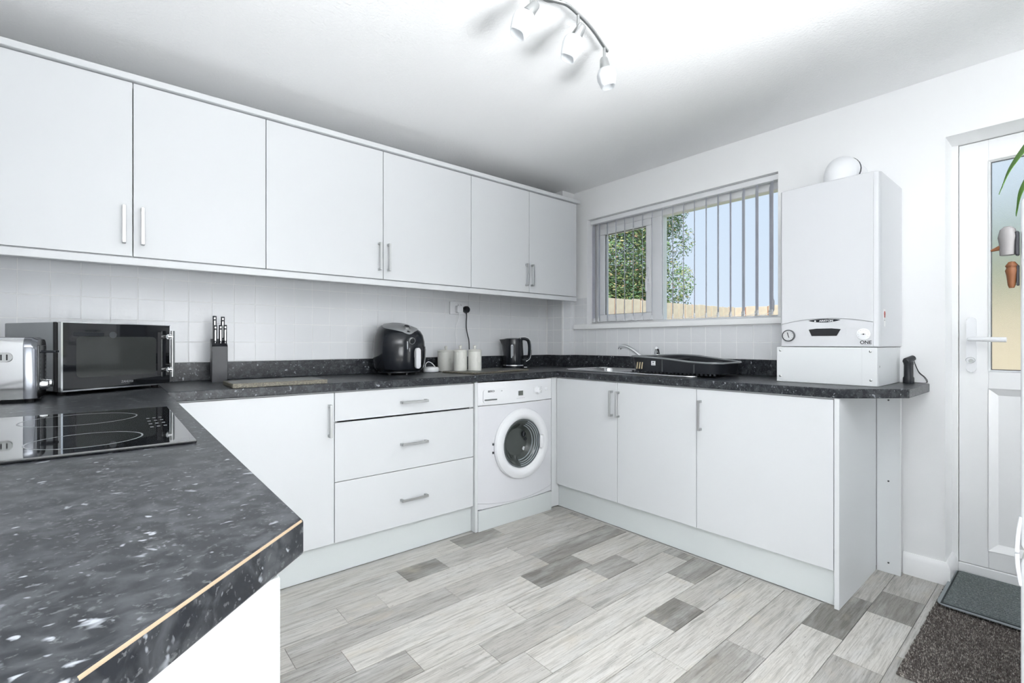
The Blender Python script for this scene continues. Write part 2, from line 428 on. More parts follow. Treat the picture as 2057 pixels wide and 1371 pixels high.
blind = thing('vertical_blind', 'white vertical blind with narrow turned vanes in the kitchen window', 'blind', (2.942, 0, 1.24))
B().box(-.018, .018, 1.112, 2.512, .787, .8205, .003).go('head_rail', white_plastic, blind)
VY = [2.497, 2.437, 2.357, 2.276, 2.195, 2.118, 2.037, 1.957, 1.876, 1.795, 1.715, 1.636, 1.556, 1.477, 1.398, 1.319, 1.240, 1.160]
vm = B()
n = 5; Wv = .0445
pf = []
for k in range(n+1):
    u = -1+2*k/n; pf.append((u*Wv, .003*(1-u*u)))
b0 = vm.ring([(x_, y_, .03) for x_, y_ in pf]+[(x_, y_-.0007, .03) for x_, y_ in pf[::-1]])
b1 = vm.ring([(x_, y_, .765) for x_, y_ in pf]+[(x_, y_-.0007, .765) for x_, y_ in pf[::-1]])
b2 = vm.ring([(x_*.35, y_, .785) for x_, y_ in pf]+[(x_*.35, y_-.0007, .785) for x_, y_ in pf[::-1]])
vm.skin([b0, b1, b2])
wgt = B().box(-.042, .042, -.002, .0045, .014, .044, .001)
v0 = vm.go('vane', vane_m, blind)
w0 = wgt.go('weight', white_plastic, v0)
for k, y in enumerate(VY):
    if k == 0: v, ww = v0, w0
    else:
        v = v0.copy(); C.objects.link(v); ww = w0.copy(); C.objects.link(ww); ww.parent = v
    v.location = (0, y, 0); v.rotation_euler = (0, 0, R(33+random.uniform(-2, 2)+(25 if k == 0 else 0)))
ch = B()
for a_, b_ in zip(VY, VY[1:]):
    ch.tube(smooth_path([(-.035, a_-.02, .03), (-.035, (a_+b_)/2, .012), (-.035, b_-.02, .03)], 3), .0014, 5)
ch.go('bottom_chain', white_plastic, blind)
B().tube([(-.03, 1.137, .79), (-.03, 1.137, .10)], .0016, 6).lathe([(.002, .0), (.006, .01), (.007, .06), (.002, .075)], 10, (-.03, 1.137, .03)).go('cord', vane_m, blind)

# ------------------------------------------------------------------ back door
DX = 3.06
door = thing('door_1', 'white half-glazed back door with obscured glass', 'door', (DX, 0, 0), kind='structure')
B().box(0, .07, .373, dy1+.02, 0, dz1+.02, .003).box(0, .07, dy0-.02, -.49, 0, dz1+.02, .003).box(0, .07, -.49, .373, 0, .062, .003).go('door_frame', upvc, door)
lf = B(); g0, g1 = -.385, .272
for a_ in ((g1, .371, .064, 2.018), (-.488, g0, .064, 2.018), (g0, g1, .064, .145), (g0, g1, .882, .962), (g0, g1, 1.922, 2.018)):
    lf.box(.006, .06, *a_, .002)
leaf = lf.go('door_leaf', upvc, door)
def bead(z0, z1, inset=.024, y0=g0, y1=g1):
    bd = B()
    o_ = [(y0, z0), (y1, z0), (y1, z1), (y0, z1)]; i_ = [(y0+inset, z0+inset), (y1-inset, z0+inset), (y1-inset, z1-inset), (y0+inset, z1-inset)]
    r0 = bd.ring([(.004, y_, z_) for y_, z_ in o_]); r1 = bd.ring([(.028, y_, z_) for y_, z_ in i_])
    for k in range(4): bd.bm.faces.new((r0[k], r0[(k+1) % 4], r1[(k+1) % 4], r1[k]))
    return bd
bead(.145, .882, .03).go('panel_moulding', upvc, leaf)
B().box(.028, .05, g0, g1, .145, .882).go('door_panel', upvc, door)
bead(.962, 1.922, .008).go('glazing_bead', upvc, leaf)
B().box(.024, .032, g0, g1, .962, 1.922).go('pane', frosted, door)
sl = B()
for a_ in ((g0+.008, g1-.008, .968, .971), (g0+.008, g1-.008, 1.912, 1.915), (g1-.010, g1-.008, .97, 1.914)): sl.box(.020, .024, *a_)
sl.go('glazing_seal', dark_grey, door)
hp = B(); hp.prism(rrect(.034, .255, .016), -.012, .007, .003, 2, mat=Matrix.Translation((0, .328, 1.082)) @ Matrix.Rotation(-PI/2, 4, 'Y') @ Matrix.Rotation(PI/2, 4, 'Z'))
hd = hp.go('door_handle', white_plastic, door)
B().tube(smooth_path([(.0, .328, 1.108), (-.045, .328, 1.108), (-.058, .312, 1.108), (-.058, .27, 1.107), (-.057, .21, 1.105)], 5), [.010]*16+[.011]*5, 12).go('lever', white_plastic, hd)
kk = B().lathe([(.009, 0), (.009, .006)], 14, mat=Matrix.Translation((-.006, .328, 1.008)) @ Matrix.Rotation(-PI/2, 4, 'Y')).box(-.02, -.006, .3265, .3295, .998, 1.012)
kk.tube([(-.03+.0, .328+.016*math.cos(q), 1.012+.012*math.sin(q)) for q in [k*2*PI/14 for k in range(15)]], .0012, 5)
kk.go('lock_and_key', steel, hd)
tag(B().box(2.895, DX, dy0+.0, dy1-.02, -.006, -.001).go('trim_2', upvc), 'white strip below the back door threshold', 'trim', kind='structure')

# ------------------------------------------------------------------ units: helpers
def bar_handle(parent, p, vertical=True, face='-Y', ln=.152):
    """flat bow handle standing on two square feet; p is its middle on the door face"""
    bd = B(); h = ln/2
    if vertical:
        bd.box(-.006, .006, -.032, -.025, -h, h, .001)
        for s in (-1, 1): bd.box(-.006, .006, -.030, 0, s*h-.012 if s > 0 else -h, h if s > 0 else -h+.012, .001)
    else:
        bd.box(-h, h, -.032, -.025, -.006, .006, .001)
        for s in (-1, 1): bd.box(s*h-.012 if s > 0 else -h, h if s > 0 else -h+.012, -.030, 0, -.006, .006, .001)
    o = bd.go('handle', handle_m, parent, p)
    o['label'] = 'satin grey bow handle'
    if face == '-X': o.rotation_euler = (0, 0, -PI/2)
    if face == '+X': o.rotation_euler = (0, 0, PI/2)
    return o
GAP = .0016
def unit(name, label, cat, x0, x1, yf, yb, z0, z1, fronts, face='-Y', group=None, body_top=True):
    """carcass with its doors or drawers; x runs along the run, yf the front plane (outer door face)"""
    cx = (x0+x1)/2
    if face == '-Y': t_ = thing(name, label, cat, (cx, yf, z0), 0, group)
    elif face == '-X': t_ = thing(name, label, cat, (yf, cx, z0), -PI/2, group)
    else: t_ = thing(name, label, cat, (yf, cx, z0), PI/2, group)
    W_ = x1-x0; D_ = abs(yb-yf)
    bd = B(); th = .018
    bd.box(-W_/2+.0005, -W_/2+th, .019, D_, 0, z1-z0, .0008).box(W_/2-th, W_/2-.0005, .019, D_, 0, z1-z0, .0008)
    bd.box(-W_/2+th, W_/2-th, .019, D_, 0, th).box(-W_/2+th, W_/2-th, .019, D_, z1-z0-th, z1-z0).box(-W_/2+th, W_/2-th, D_-.008, D_, th, z1-z0-th)
    bd.go('carcass', panel_white, t_)
    for f_ in fronts:
        a0, a1, b0, b1, kind, hx, hz, vert = f_
        if face == '-X': a0, a1, hx = 2*cx-a1, 2*cx-a0, 2*cx-hx
        d_ = B().box(a0-cx+GAP, a1-cx-GAP, 0, .018, b0-z0+GAP, b1-z0-GAP, .0012).go(kind, white_door, t_)
        if hx is not None: bar_handle(d_, (hx-cx, 0, hz-z0), vert)
    return t_
UZ0, UZ1, UY = 1.444, 2.158, 2.50
unit('wall_cabinet', 'white double wall cabinet at the left end above the microwave', 'cabinet', -.43, .567, UY, YB-.012, UZ0, UZ1,
     [(-.43, .0695, UZ0, UZ1, 'door', .041, 1.571, True), (.0695, .567, UZ0, UZ1, 'door', .101, 1.570, True)], group='wall cabinets')
unit('wall_cabinet', 'white double wall cabinet in the middle above the air fryer', 'cabinet', .567, 1.759, UY, YB-.012, UZ0, UZ1,
     [(.567, 1.163, UZ0, UZ1, 'door', 1.137, 1.568, True), (1.163, 1.759, UZ0, UZ1, 'door', 1.190, 1.568, True)], group='wall cabinets')
unit('wall_cabinet', 'white double wall cabinet at the window end above the kettle', 'cabinet', 1.759, 2.747, UY, YB-.20, UZ0, UZ1,
     [(1.759, 2.258, UZ0, UZ1, 'door', 2.226, 1.566, True), (2.258, 2.747, UZ0, UZ1, 'door', 2.277, 1.566, True)], group='wall cabinets')
tag(B().box(-.485, 2.772, 2.482, 2.55, UZ1+.003, 2.187, .002).go('cornice', white_door), 'plain white cornice strip along the top of the wall cabinets', 'moulding')
tag(B().box(-.485, 2.747, UY-.004, 2.53, 1.409, UZ0-.004, .002).go('pelmet', white_door), 'plain white light pelmet under the wall cabinets', 'moulding')

DZ0, DZ1, FY, FX = .150, .859, 2.250, 2.280
unit('base_cabinet', 'white corner base cabinet with one door left of the drawers', 'cabinet', .19, .803, FY, YB-.05, DZ0, DZ1+.004,
     [(.19, .803, DZ0, DZ1, 'door', .778, .729, True)], group='base units')
unit('drawer_unit', 'white unit of three wide drawers beside the washing machine', 'drawers', .803, 1.600, FY, YB-.05, DZ0, DZ1+.004,
     [(.803, 1.600, .721, DZ1, 'drawer', 1.2135, .786, False), (.803, 1.600, .436, .716, 'drawer', 1.2135, .571, False), (.803, 1.600, DZ0, .436, 'drawer', 1.2135, .284, False)])
tag(B().box(1.603, 1.621, FY-.012, YB-.05, 0, WB-.001, .001).go('end_panel', panel_white), 'narrow white panel standing between the drawers and the washing machine', 'panel')
tag(B().box(2.234, 2.302, 2.2548, 2.31, .005, WB-.001, .001).go('filler_panel', panel_white), 'narrow white filler in the inner corner beside the washing machine', 'panel')
unit('sink_cabinet', 'white double-door cabinet under the sink', 'cabinet', 1.258, 2.253, FX, XW-.03, DZ0, DZ1+.004,
     [(1.753, 2.253, DZ0, DZ1, 'door', 1.790, .733, True), (1.258, 1.753, DZ0, DZ1, 'door', 1.743, .731, True)], face='-X', group='base units')
unit('base_cabinet', 'white wide single-door cabinet below the boiler', 'cabinet', .655, 1.258, FX, XW-.03, DZ0, DZ1+.004,
     [(.655, 1.258, DZ0, DZ1, 'door', 1.234, .727, True)], face='-X', group='base units')
tag(B().box(2.276, 2.822, .635, .653, 0, WB-.001, .001).go('end_panel', panel_white), 'white end panel closing the run of units below the boiler', 'panel')
fp = thing('filler_panel', 'white screwed panel between the end panel and the wall', 'panel', (2.826, .58, 0))
B().box(0, .016, -.038, .054, 0, WB-.001, .001).go('board', panel_white, fp)
for z in (.82, .436, .049): B().lathe([(.004, 0), (.004, .002), (.0015, .003)], 10, mat=Matrix.Translation((0, .008, z)) @ Matrix.Rotation(-PI/2, 4, 'Y')).go('screw', dark_grey, fp)
tag(B().box(.19, 1.602, 2.279, 2.295, 0, .148, .001).go('plinth', plinth_white), 'white plinth board under the drawers and corner cabinet', 'plinth')
tag(B().box(1.622, 2.214, FY-.018, FY-.002, 0, .118, .001).go('plinth', plinth_white), 'short white plinth board in front of the washing machine', 'plinth')
tag(B().box(2.304, 2.318, .654, 2.275, 0, .148, .001).go('plinth', plinth_white), 'white plinth board under the sink cabinet', 'plinth')
tag(B().box(.10, .187, 2.202, 2.268, .0, WB-.001, .001).go('filler_panel', panel_white), 'narrow white post in the inner corner between the hob units and the corner cabinet', 'panel')
# the hob counter's own units (seen only at the end)
tag(B().box(-.488, .126, .500, .518, 0, WB-.001, .001).go('end_panel', panel_white), 'white end panel under the cut corner of the near counter', 'panel')
unit('base_cabinet', 'white base cabinet under the hob', 'cabinet', .52, 1.35, .126, -.45, DZ0, DZ1+.004, [(.52, 1.35, DZ0, DZ1, 'door', 1.29, .73, True)], face='+X')
unit('base_cabinet', 'white base cabinet under the toaster', 'cabinet', 1.35, 2.20, .126, -.45, DZ0, DZ1+.004, [(1.35, 2.20, DZ0, DZ1, 'door', 2.14, .73, True)], face='+X')
tag(B().box(.075, .091, .52, 2.20, 0, .148, .001).go('plinth', plinth_white), 'white plinth board under the near counter', 'plinth')

# ------------------------------------------------------------------ worktops and upstands
def worktop(label, poly, edge=None):
    bd = B().prism(poly, WB, WT, .004, 3)
    o = tag(bd.go('worktop', worktop_m), label, 'worktop', 'charcoal flecked worktops')
    return o
wl = worktop('charcoal flecked worktop of the near counter holding the hob', [(-.488, .363), (-.015, .363), (.158, .536), (.163, 2.233), (.163, YB-.009), (-.488, YB-.009)])
# thin exposed chipboard line along the cut corner
ed = B(); dv = Vector((.173, .173, 0)).normalized(); nv = Vector((.7071, -.7071, 0))
for (p0, p1) in (((-.015, .363, 0), (.158, .536, 0)),):
    p0, p1 = Vector(p0)+dv*.002, Vector(p1)-dv*.002
    rr_ = []
    for p in (p0, p1): rr_.append(ed.ring([p-nv*.0002+Vector((0, 0, WT-.0034)), p-nv*.0002+Vector((0, 0, WT-.0022)), p-nv*.0012+Vector((0, 0, WT-.0006)), p-nv*.0030+Vector((0, 0, WT-.0034))]))
    ed.skin(rr_)
o = ed.go('edge_line', chip_m, wl); o['label'] = 'tan line of bare board along the cut edge'
worktop('charcoal flecked worktop along the tiled back wall', [(.1635, 2.235), (2.268, 2.235), (2.268, YB-.009), (.1635, YB-.009)])
wr = worktop('charcoal flecked worktop under the window with a cut corner', [(2.2685, .637), (2.492, .450), (XW-.001, .450), (XW-.001, bx_y-.010), (bx_x-.010, bx_y-.010), (bx_x-.010, YB-.009), (2.2685, YB-.009)])
us = [('back', [(-.488, YB-.027), (bx_x-.028, YB-.027), (bx_x-.028, YB-.0085), (-.488, YB-.0085)], 'dark flecked upstand along the back wall below the tiles'),
      ('boxing', [(bx_x-.0275, bx_y-.0275), (bx_x-.009, bx_y-.0275), (bx_x-.009, YB-.0085), (bx_x-.0275, YB-.0085)], 'dark flecked upstand on the side of the pipe boxing'),
      ('corner', [(bx_x-.0085, bx_y-.0275), (XW-.0195, bx_y-.0275), (XW-.0195, bx_y-.009), (bx_x-.0085, bx_y-.009)], 'short dark flecked upstand across the front of the pipe boxing'),
      ('win', [(XW-.0265, .965), (XW-.0075, .965), (XW-.0075, bx_y-.028), (XW-.0265, bx_y-.028)], 'dark flecked upstand below the window tiles')]
for _, p, l_ in us: tag(B().prism(p, WT+.0005, .9945, .002, 2).go('upstand', worktop_m), l_, 'upstand', 'worktop upstands')

# sink opening in the right worktop
def cut(o, x0, x1, y0, y1, z0, z1, r=.03):
    cu = B().prism(rrect(x1-x0, y1-y0, r, 4, (x0+x1)/2, (y0+y1)/2), z0, z1).go('cutter', steel)
    md = o.modifiers.new('cut', 'BOOLEAN'); md.object = cu; md.solver = 'EXACT'
    me = bpy.data.meshes.new_from_object(o.evaluated_get(bpy.context.evaluated_depsgraph_get()))
    o.modifiers.remove(md); o.data = me; bpy.data.objects.remove(cu)
cut(wr, 2.43, 2.79, 1.87, 2.23, .8, 1.0)

# ------------------------------------------------------------------ sink, tap, rack
sk = thing('sink', 'stainless steel inset sink with drainer under the window', 'sink', (2.61, 1.815, WT))
sx0, sx1, sy0, sy1 = -.225, .200, -.485, .485
dk = B()
# flat deck round the bowl with a raised rolled rim
dk.box(sx0+.01, sx1-.01, sy0+.01, .05, .0005, .0035).box(sx0+.01, -.178, .05, .42, .0005, .0035).box(.178, sx1-.01, .05, .42, .0005, .0035).box(sx0+.01, sx1-.01, .42, sy1-.01, .0005, .0035)
dk.go('drainer', stainless, sk)
rim = rrect(sx1-sx0-.012, sy1-sy0-.012, .05, 6, (sx0+sx1)/2, 0)
B().tube([(x_, y_, .0038) for x_, y_ in rim]+[(*rim[0], .0038)], .005, 8, caps=False).go('rim', stainless, sk)
bo = B(); q0 = rrect(.352, .352, .05, 5, 0, .235); q1 = rrect(.34, .34, .05, 5, 0, .235); q2 = rrect(.29, .29, .07, 5, 0, .235)
bo.skin([bo.ring([(x_, y_, .0035) for x_, y_ in q0]), bo.ring([(x_, y_, -.02) for x_, y_ in q1]), bo.ring([(x_, y_, -.15) for x_, y_ in q2])], cap0=False)
bo.go('bowl', stainless, sk)
rb = B()
for k in range(9): rb.box(-.16, .15, -.43+k*.05, -.415+k*.05, .0035, .006, .001)
rb.go('drainer_ridges', stainless, sk)
tp = thing('tap', 'chrome mixer tap with a long swung spout behind the dish rack', 'tap', (2.765, 1.80, WT+.0045))
B().lathe([(.026, 0), (.026, .006), (.021, .012), (.020, .075), (.022, .085), (.022, .105), (.016, .118)], 24).go('tap_body', chrome, tp)
B().tube(smooth_path([(-.01, .012, .062), (-.03, .09, .085), (-.045, .165, .135), (-.055, .215, .157), (-.062, .250, .155), (-.063, .256, .140)], 5), [.0135]*20+[.0135]*6, 12).go('spout', chrome, tp)
B().tube(smooth_path([(0, 0, .108), (-.012, -.006, .128), (-.035, -.022, .146), (-.062, -.032, .150)], 5), [.02, .019, .019, .018, .018, .017, .016, .015, .014, .013, .0125, .012, .011, .010, .0095, .009], 12).go('lever', chrome, tp)

rk = thing('dish_rack', 'black plastic dish rack with a wavy rim standing on the drainer', 'dish rack', (2.585, 1.505, WT+.0095))
N = 64; hl, hw = .292, .165
def rim_z(y_, x_):
    u = (y_+hl)/(2*hl)
    return .066+.027*(1/(1+math.exp(-(u-.42)*9)))+(.012 if x_ > 0 else 0)*math.sin(PI*u)
def rpt(k, s, zfun):
    a_ = 2*PI*k/N; ca, sa = math.cos(a_), math.sin(a_)
    x_ = hw*s*abs(ca)**.42*(1 if ca >= 0 else -1); y_ = hl*s*abs(sa)**.42*(1 if sa >= 0 else -1)
    return (x_, y_, zfun(y_, x_))
bd = B()
out = [bd.ring([rpt(k, s, zf) for k in range(N)]) for s, zf in ((.93, lambda y_, x_: .010), (.985, lambda y_, x_: rim_z(y_, x_)), (.965, lambda y_, x_: rim_z(y_, x_)), (.91, lambda y_, x_: .012))]
bd.skin(out)
bas = bd.go('tray', black_satin, rk)
B().tube([rpt(k % N, 1.0, lambda y_, x_: rim_z(y_, x_)+.002) for k in range(N+1)], .0055, 8, caps=False).go('rim', M('rim_highlight_grey', (.20, .21, .22), .14), rk)  # lighter grey paints the gloss highlight onto the black rim
fm_ = None
for k in range(22):
    for x_ in (-.144, .144):
        if fm_ is None: o = B().box(-.006, .006, -.006, .006, 0, .012, .001).go('foot', black_satin, rk); fm_ = o.data
        else:
            o = bpy.data.objects.new('foot', fm_); C.objects.link(o); o.parent = rk
        o.location = (x_, -.262+k*.0245, 0)
for a_ in ((-.147, .147, .045, .052, .014, .085), (-.147, .147, -.165, -.158, .014, .070), (-.03, -.024, -.157, .044, .014, .06)): B().box(*a_, .002).go('divider', black_satin, rk)
for a_ in ((-.166, -.157, .038, .046, .012, .082), (-.166, -.157, -.158, -.150, .012, .06)): B().box(*a_, .002).go('moulded_rib', dark_grey, rk)
for k in range(3):
    y_ = .215-k*.017
    bd = B(); bd.prism([(-.0035, -.02), (.0035, -.02), (.0035+.006, .02), (-.0035+.006, .02)], -.001, .001, mat=Matrix.Translation((-.1600+.0, y_, .043)) @ Matrix.Rotation(-PI/2, 4, 'Z') @ Matrix.Rotation(PI/2, 4, 'X'))
    bd.go('drain_slot', slot_bright, rk)  # tan colour paints in the bright background seen through the open slots
lb = B().box(-.1635, -.1625, .085, .113, .047, .072).go('paper_label', white_plastic, rk); lb['label'] = 'small white paper label'
B().box(-.1642, -.1637, .094, .104, .060, .068).box(-.1642, -.1637, .090, .109, .052, .054).go('label_print', print_grey, lb)

# ------------------------------------------------------------------ boiler and pipe cover
bl = thing('boiler', 'white wall-hung gas boiler with a control panel beside the window', 'boiler', (2.505, .755, 1.073))
B().prism([(0, -.175), (.012, -.197), (.03, -.205), (XW-.002-2.505, -.205), (XW-.002-2.505, .195), (.03, .195), (.012, .192), (0, .178)], .0, .757, .006, 3).go('case', boiler_white, bl)
# front cover, slightly proud, with an arched lower edge meeting the control panel
nA = 14
def arch(u): return .107+.022*(1-(2*u-1)**2)
bd = B(); poly = [(-.183+.364*k/nA, arch(k/nA)+.002) for k in range(nA+1)]+[(.181, .75), (-.183, .75)]
bd.prism(poly, 0, .008, .003, 2, mat=Matrix.Translation((-.001, 0, 0)) @ Matrix.Rotation(-PI/2, 4, 'Y') @ Matrix.Rotation(-PI/2, 4, 'Z') @ Matrix.Scale(-1, 4, (1, 0, 0)))
bd.go('front_cover', boiler_white, bl)
bd = B(); poly = [(-.183+.364*k/nA, arch(k/nA)-.001) for k in range(nA+1)]+[(.181, .002), (-.183, .002)]
M_L = Matrix(((0, 0, -1, 0), (1, 0, 0, 0), (0, 1, 0, 0), (0, 0, 0, 1)))   # (y, z, out) -> boiler axes, facing -X
bd.prism(poly, 0, .009, .002, 2, mat=M_L)
cp = bd.go('control_panel', boiler_white, bl)
def onp(bd_fun, name, mat, parent=cp): return bd_fun.go(name, mat, parent)
bd = B(); bd.prism([(-.061+.012, .050), (.061-.010, .050), (.063, .080), (.03, .084), (-.03, .084), (-.065, .080)], .0085, .0105, mat=M_L); onp(bd, 'display', black_glass)
cres = [(-.065+.13*k/12, .1215+.006*(1-(k/6-1)**2)) for k in range(13)]+[(.065-.13*k/12, .1205-.009*(1-(k/6-1)**2)) for k in range(1, 12)]
bd = B(); bd.prism(cres, .0085, .0103, mat=M_L); onp(bd, 'badge', black_gloss)
text('badge_lettering', 'ARISTON', .0115, white_plastic, cp, Matrix.Translation((-.0106, -.008, .1185)) @ FACE_X, sx=1.15, bold=.0002)
B().lathe([(.0035, 0), (.0035, .0006)], 14, mat=Matrix.Translation((-.0105, .036, .1185)) @ Matrix.Rotation(-PI/2, 4, 'Y')).go('badge_symbol', white_plastic, cp)
ck = B().lathe([(.028, 0), (.028, .010), (.024, .012), (.023, .0085)], 32, mat=Matrix.Translation((-.009, .148, .053)) @ Matrix.Rotation(-PI/2, 4, 'Y')).go('clock_dial', dark_grey, cp)
B().lathe([(.0235, 0), (.0235, .0005)], 32, mat=Matrix.Translation((-.0185, .148, .053)) @ Matrix.Rotation(-PI/2, 4, 'Y')).go('clock_face', M('pale_grey_dial', (.6, .61, .62), .4), ck)
hh = B(); hh.tube([(-.021, .151, .068), (-.021, .148, .055), (-.021, .144, .043)], .0016, 5)
for k in range(12):
    a_ = k*PI/6; hh.box(-.0205, -.0195, .148+.0195*math.cos(a_)-.0008, .148+.0195*math.cos(a_)+.0008, .053+.0195*math.sin(a_)-.0008, .053+.0195*math.sin(a_)+.0008)
hh.go('clock_hands', print_dark, ck)
gd = B().lathe([(.0255, 0), (.0255, .003), (.024, .004)], 32, mat=Matrix.Translation((-.009, -.149, .056)) @ Matrix.Rotation(-PI/2, 4, 'Y')).go('pressure_gauge', white_plastic, cp)
gg = B().box(-.0145, -.013, -.157, -.141, .0553, .0567).box(-.0147, -.013, -.152, -.147, .0535, .0585)
for k in range(9):
    a_ = R(-30+k*30); gg.box(-.0143, -.013, -.149+.019*math.cos(a_)-.001, -.149+.019*math.cos(a_)+.001, .056+.019*math.sin(a_)-.0004, .056+.019*math.sin(a_)+.0004)
gg.go('gauge_needle', print_dark, gd)
text('series_lettering', 'ONE', .020, print_dark, cp, Matrix.Translation((-.0098, -.157, .020)) @ FACE_X, sx=1.0, bold=.0004)
B().box(-.0100, -.009, -.176, -.138, .0095, .0108).go('lettering_underline', print_grey, cp)
for y_ in (.083, -.081):
    for z_ in (.055, .066, .077): B().box(-.0103, -.0085, y_-.006, y_+.006, z_-.003, z_+.003).go('button', boiler_white, cp)
st = B().box(.055, .085, -.2056, -.2049, .09, .165).go('sticker', M('sticker_paper', (.8, .8, .8), .5), bl); st['label'] = 'white warning sticker with a red mark'
B().lathe([(.012, 0), (.012, .0005)], 12, mat=Matrix.Translation((.071, -.2056, .145)) @ Matrix.Rotation(PI/2, 4, 'X')).box(.062, .08, -.2061, -.2056, .128, .143).go('warning_mark', red_print, st)
B().box(.064, .078, -.2060, -.2056, .115, .118).box(.066, .076, -.2060, -.2056, .122, .124).go('warning_print', print_grey, st)
fl = B(); fl.tube(smooth_path([(.19, -.005, .75), (.19, -.005, .80), (.205, -.005, .845), (.25, -.005, .862), (.386, -.005, .862)], 6), .066, 28)
fo = fl.go('flue_elbow', white_plastic, bl)
bd = B().lathe([(.068, 0), (.069, .004), (.069, .018), (.068, .022)], 28, (.19, -.005, .772)); bd.go('collar', white_plastic, fo)
bd = B(); bd.lathe([(.068, 0), (.069, .003), (.069, .009), (.068, .012)], 28, mat=Matrix.Translation((.262, -.005, .862)) @ Matrix.Rotation(PI/2, 4, 'Y')); bd.go('collar', dark_grey, fo)

pc = thing('pipe_cover', 'white screwed box covering the pipes under the boiler', 'cover', (2.492, .757, WT+.0005))
B().box(0, .014, -.200, .200, 0, .167, .002).box(.014, XW-.002-2.492, -.200, -.186, 0, .167, .001).box(.014, XW-.03-2.492, .186, .200, 0, .167, .001).go('casing', panel_white, pc)
B().box(-.0006, .001, -.1465, -.1455, .002, .165).go('seam', M('pale_seam', (.6, .62, .63), .6), pc)
for y_, z_ in ((.183, .150), (.183, .028), (-.176, .150), (-.178, .026)):
    B().lathe([(.005, 0), (.005, .001), (.002, .003)], 12, mat=Matrix.Translation((0, y_, z_)) @ Matrix.Rotation(-PI/2, 4, 'Y')).go('screw', steel, pc)
B().lathe([(.005, 0), (.005, .001), (.002, .003)], 12, mat=Matrix.Translation((.035, -.200, .085)) @ Matrix.Rotation(PI/2, 4, 'X')).go('screw', steel, pc)

tf = thing('torch', 'small black torch with a wrist cord standing beside the pipe cover', 'torch', (2.845, .517, WT))
B().lathe([(.020, 0), (.021, .002), (.021, .024), (.0175, .032), (.0175, .085), (.019, .088), (.019, .098), (.015, .102)], 20).go('barrel', black_satin, tf)
B().cyl((-.012, .005, .102), (.024, -.012, .117), .0165, .013, 18).cyl((-.018, .008, .099), (-.012, .005, .102), .013, .0165, 18).go('head', black_satin, tf)
tw = B()
for q in (0, .004):
    tw.tube(smooth_path([(.026, -.013, .112), (.030, -.020, .085-q), (.034, -.032, .052-q), (.036, -.052+q, .030), (.034, -.062+q, .012), (.030, -.055, .003), (.018, -.018, .003)], 6), .0013, 6)
tw.go('wrist_cord', rubber, tf)

# ------------------------------------------------------------------ washing machine
wm_ = thing('washing_machine', 'white front-loading washing machine standing in the corner', 'washing machine', (1.925, FY, 0))
hwid = .298
def bulge(x_): return -.022*(1-(x_/hwid)**2)
bd = B(); seg = 16
prof = [(hwid*(-1+2*k/seg), 0) for k in range(seg+1)]
front = [(x_, bulge(x_)) for x_, _ in prof]
poly = front+[(hwid, .50), (-hwid, .50)]
bd.prism(poly, .122, .8635, .010, 3); bdy = bd.go('body', white_gloss, wm_)
for x_ in (-.25, .25):
    for y_ in (.05, .45): B().lathe([(.02, 0), (.016, .125)], 12, (x_, y_, 0)).go('foot', rubber, wm_)
def front_patch(z0, z1, off, x0=-hwid, x1=hwid, ztop=None, zbot=None):
    bd = B(); f0, f1, b0_, b1_ = [], [], [], []
    for k in range(seg+1):
        x_ = x0+(x1-x0)*k/seg; y_ = bulge(x_)-off
        zb = zbot(x_) if zbot else z0; zt = ztop(x_) if ztop else z1
        f0.append((x_, y_, zb)); f1.append((x_, y_, zt)); b0_.append((x_, y_+off+.004, zb)); b1_.append((x_, y_+off+.004, zt))
    bd.skin([bd.ring(f0+b0_[::-1]), bd.ring(f1+b1_[::-1])]); return bd
front_patch(.726, .860, .004).go('fascia', white_plastic, wm_)
front_patch(.13, .70, .0025, ztop=lambda x_: .722, zbot=lambda x_: .130+.030*(x_/hwid)**2).go('front_panel', white_gloss, wm_)
front_patch(.03, .12, .0025, ztop=lambda x_: .1285+.030*(x_/hwid)**2, zbot=lambda x_: .122).go('kick_flap', white_gloss, wm_)
RX = Matrix.Rotation(PI/2, 4, 'X')
dr = B(); cz = .472; cxw = .022
fp_ = [c_ for c_ in wm_.children if c_.name.startswith('front_panel')][0]
for o_ in (bdy, fp_):
    cu = B().cyl((cxw, -.1, cz), (cxw, .25, cz), .147, seg=48).go('cutter', steel); cu.location = wm_.location
    md = o_.modifiers.new('cut', 'BOOLEAN'); md.object = cu; md.solver = 'EXACT'
    bpy.context.view_layer.update()
    me = bpy.data.meshes.new_from_object(o_.evaluated_get(bpy.context.evaluated_depsgraph_get()))
    me.shade_flat(); o_.modifiers.clear(); o_.data = me; bpy.data.objects.remove(cu)
dr.lathe([(.150, .0), (.213, .0), (.216, .012), (.210, .024), (.192, .033), (.172, .034), (.158, .026), (.150, .014), (.146, .0)], 56, mat=Matrix.Translation((cxw, -.018, cz)) @ RX, caps=(False, False))
drum_door = dr.go('door_ring', white_plastic, wm_)
gl_ = B().lathe([(.149, -.012), (.148, .012), (.135, .010), (.118, -.004), (.100, -.030), (.085, -.045), (.02, -.050), (.001, -.050)], 48, mat=Matrix.Translation((cxw, -.018, cz)) @ RX, caps=(False, True))
gl_.go('porthole_glass', M('dark_porthole_glass', (.050, .058, .055), .12), drum_door)
B().lathe([(.149, .008), (.1475, .0155), (.142, .014), (.140, .009)], 48, mat=Matrix.Translation((cxw, -.018, cz)) @ RX, caps=(False, False)).go('seal', M('grey_seal', (.10, .115, .12), .3), drum_door)
rib_m = M('pale_glass_rib', (.36, .40, .43), .15)
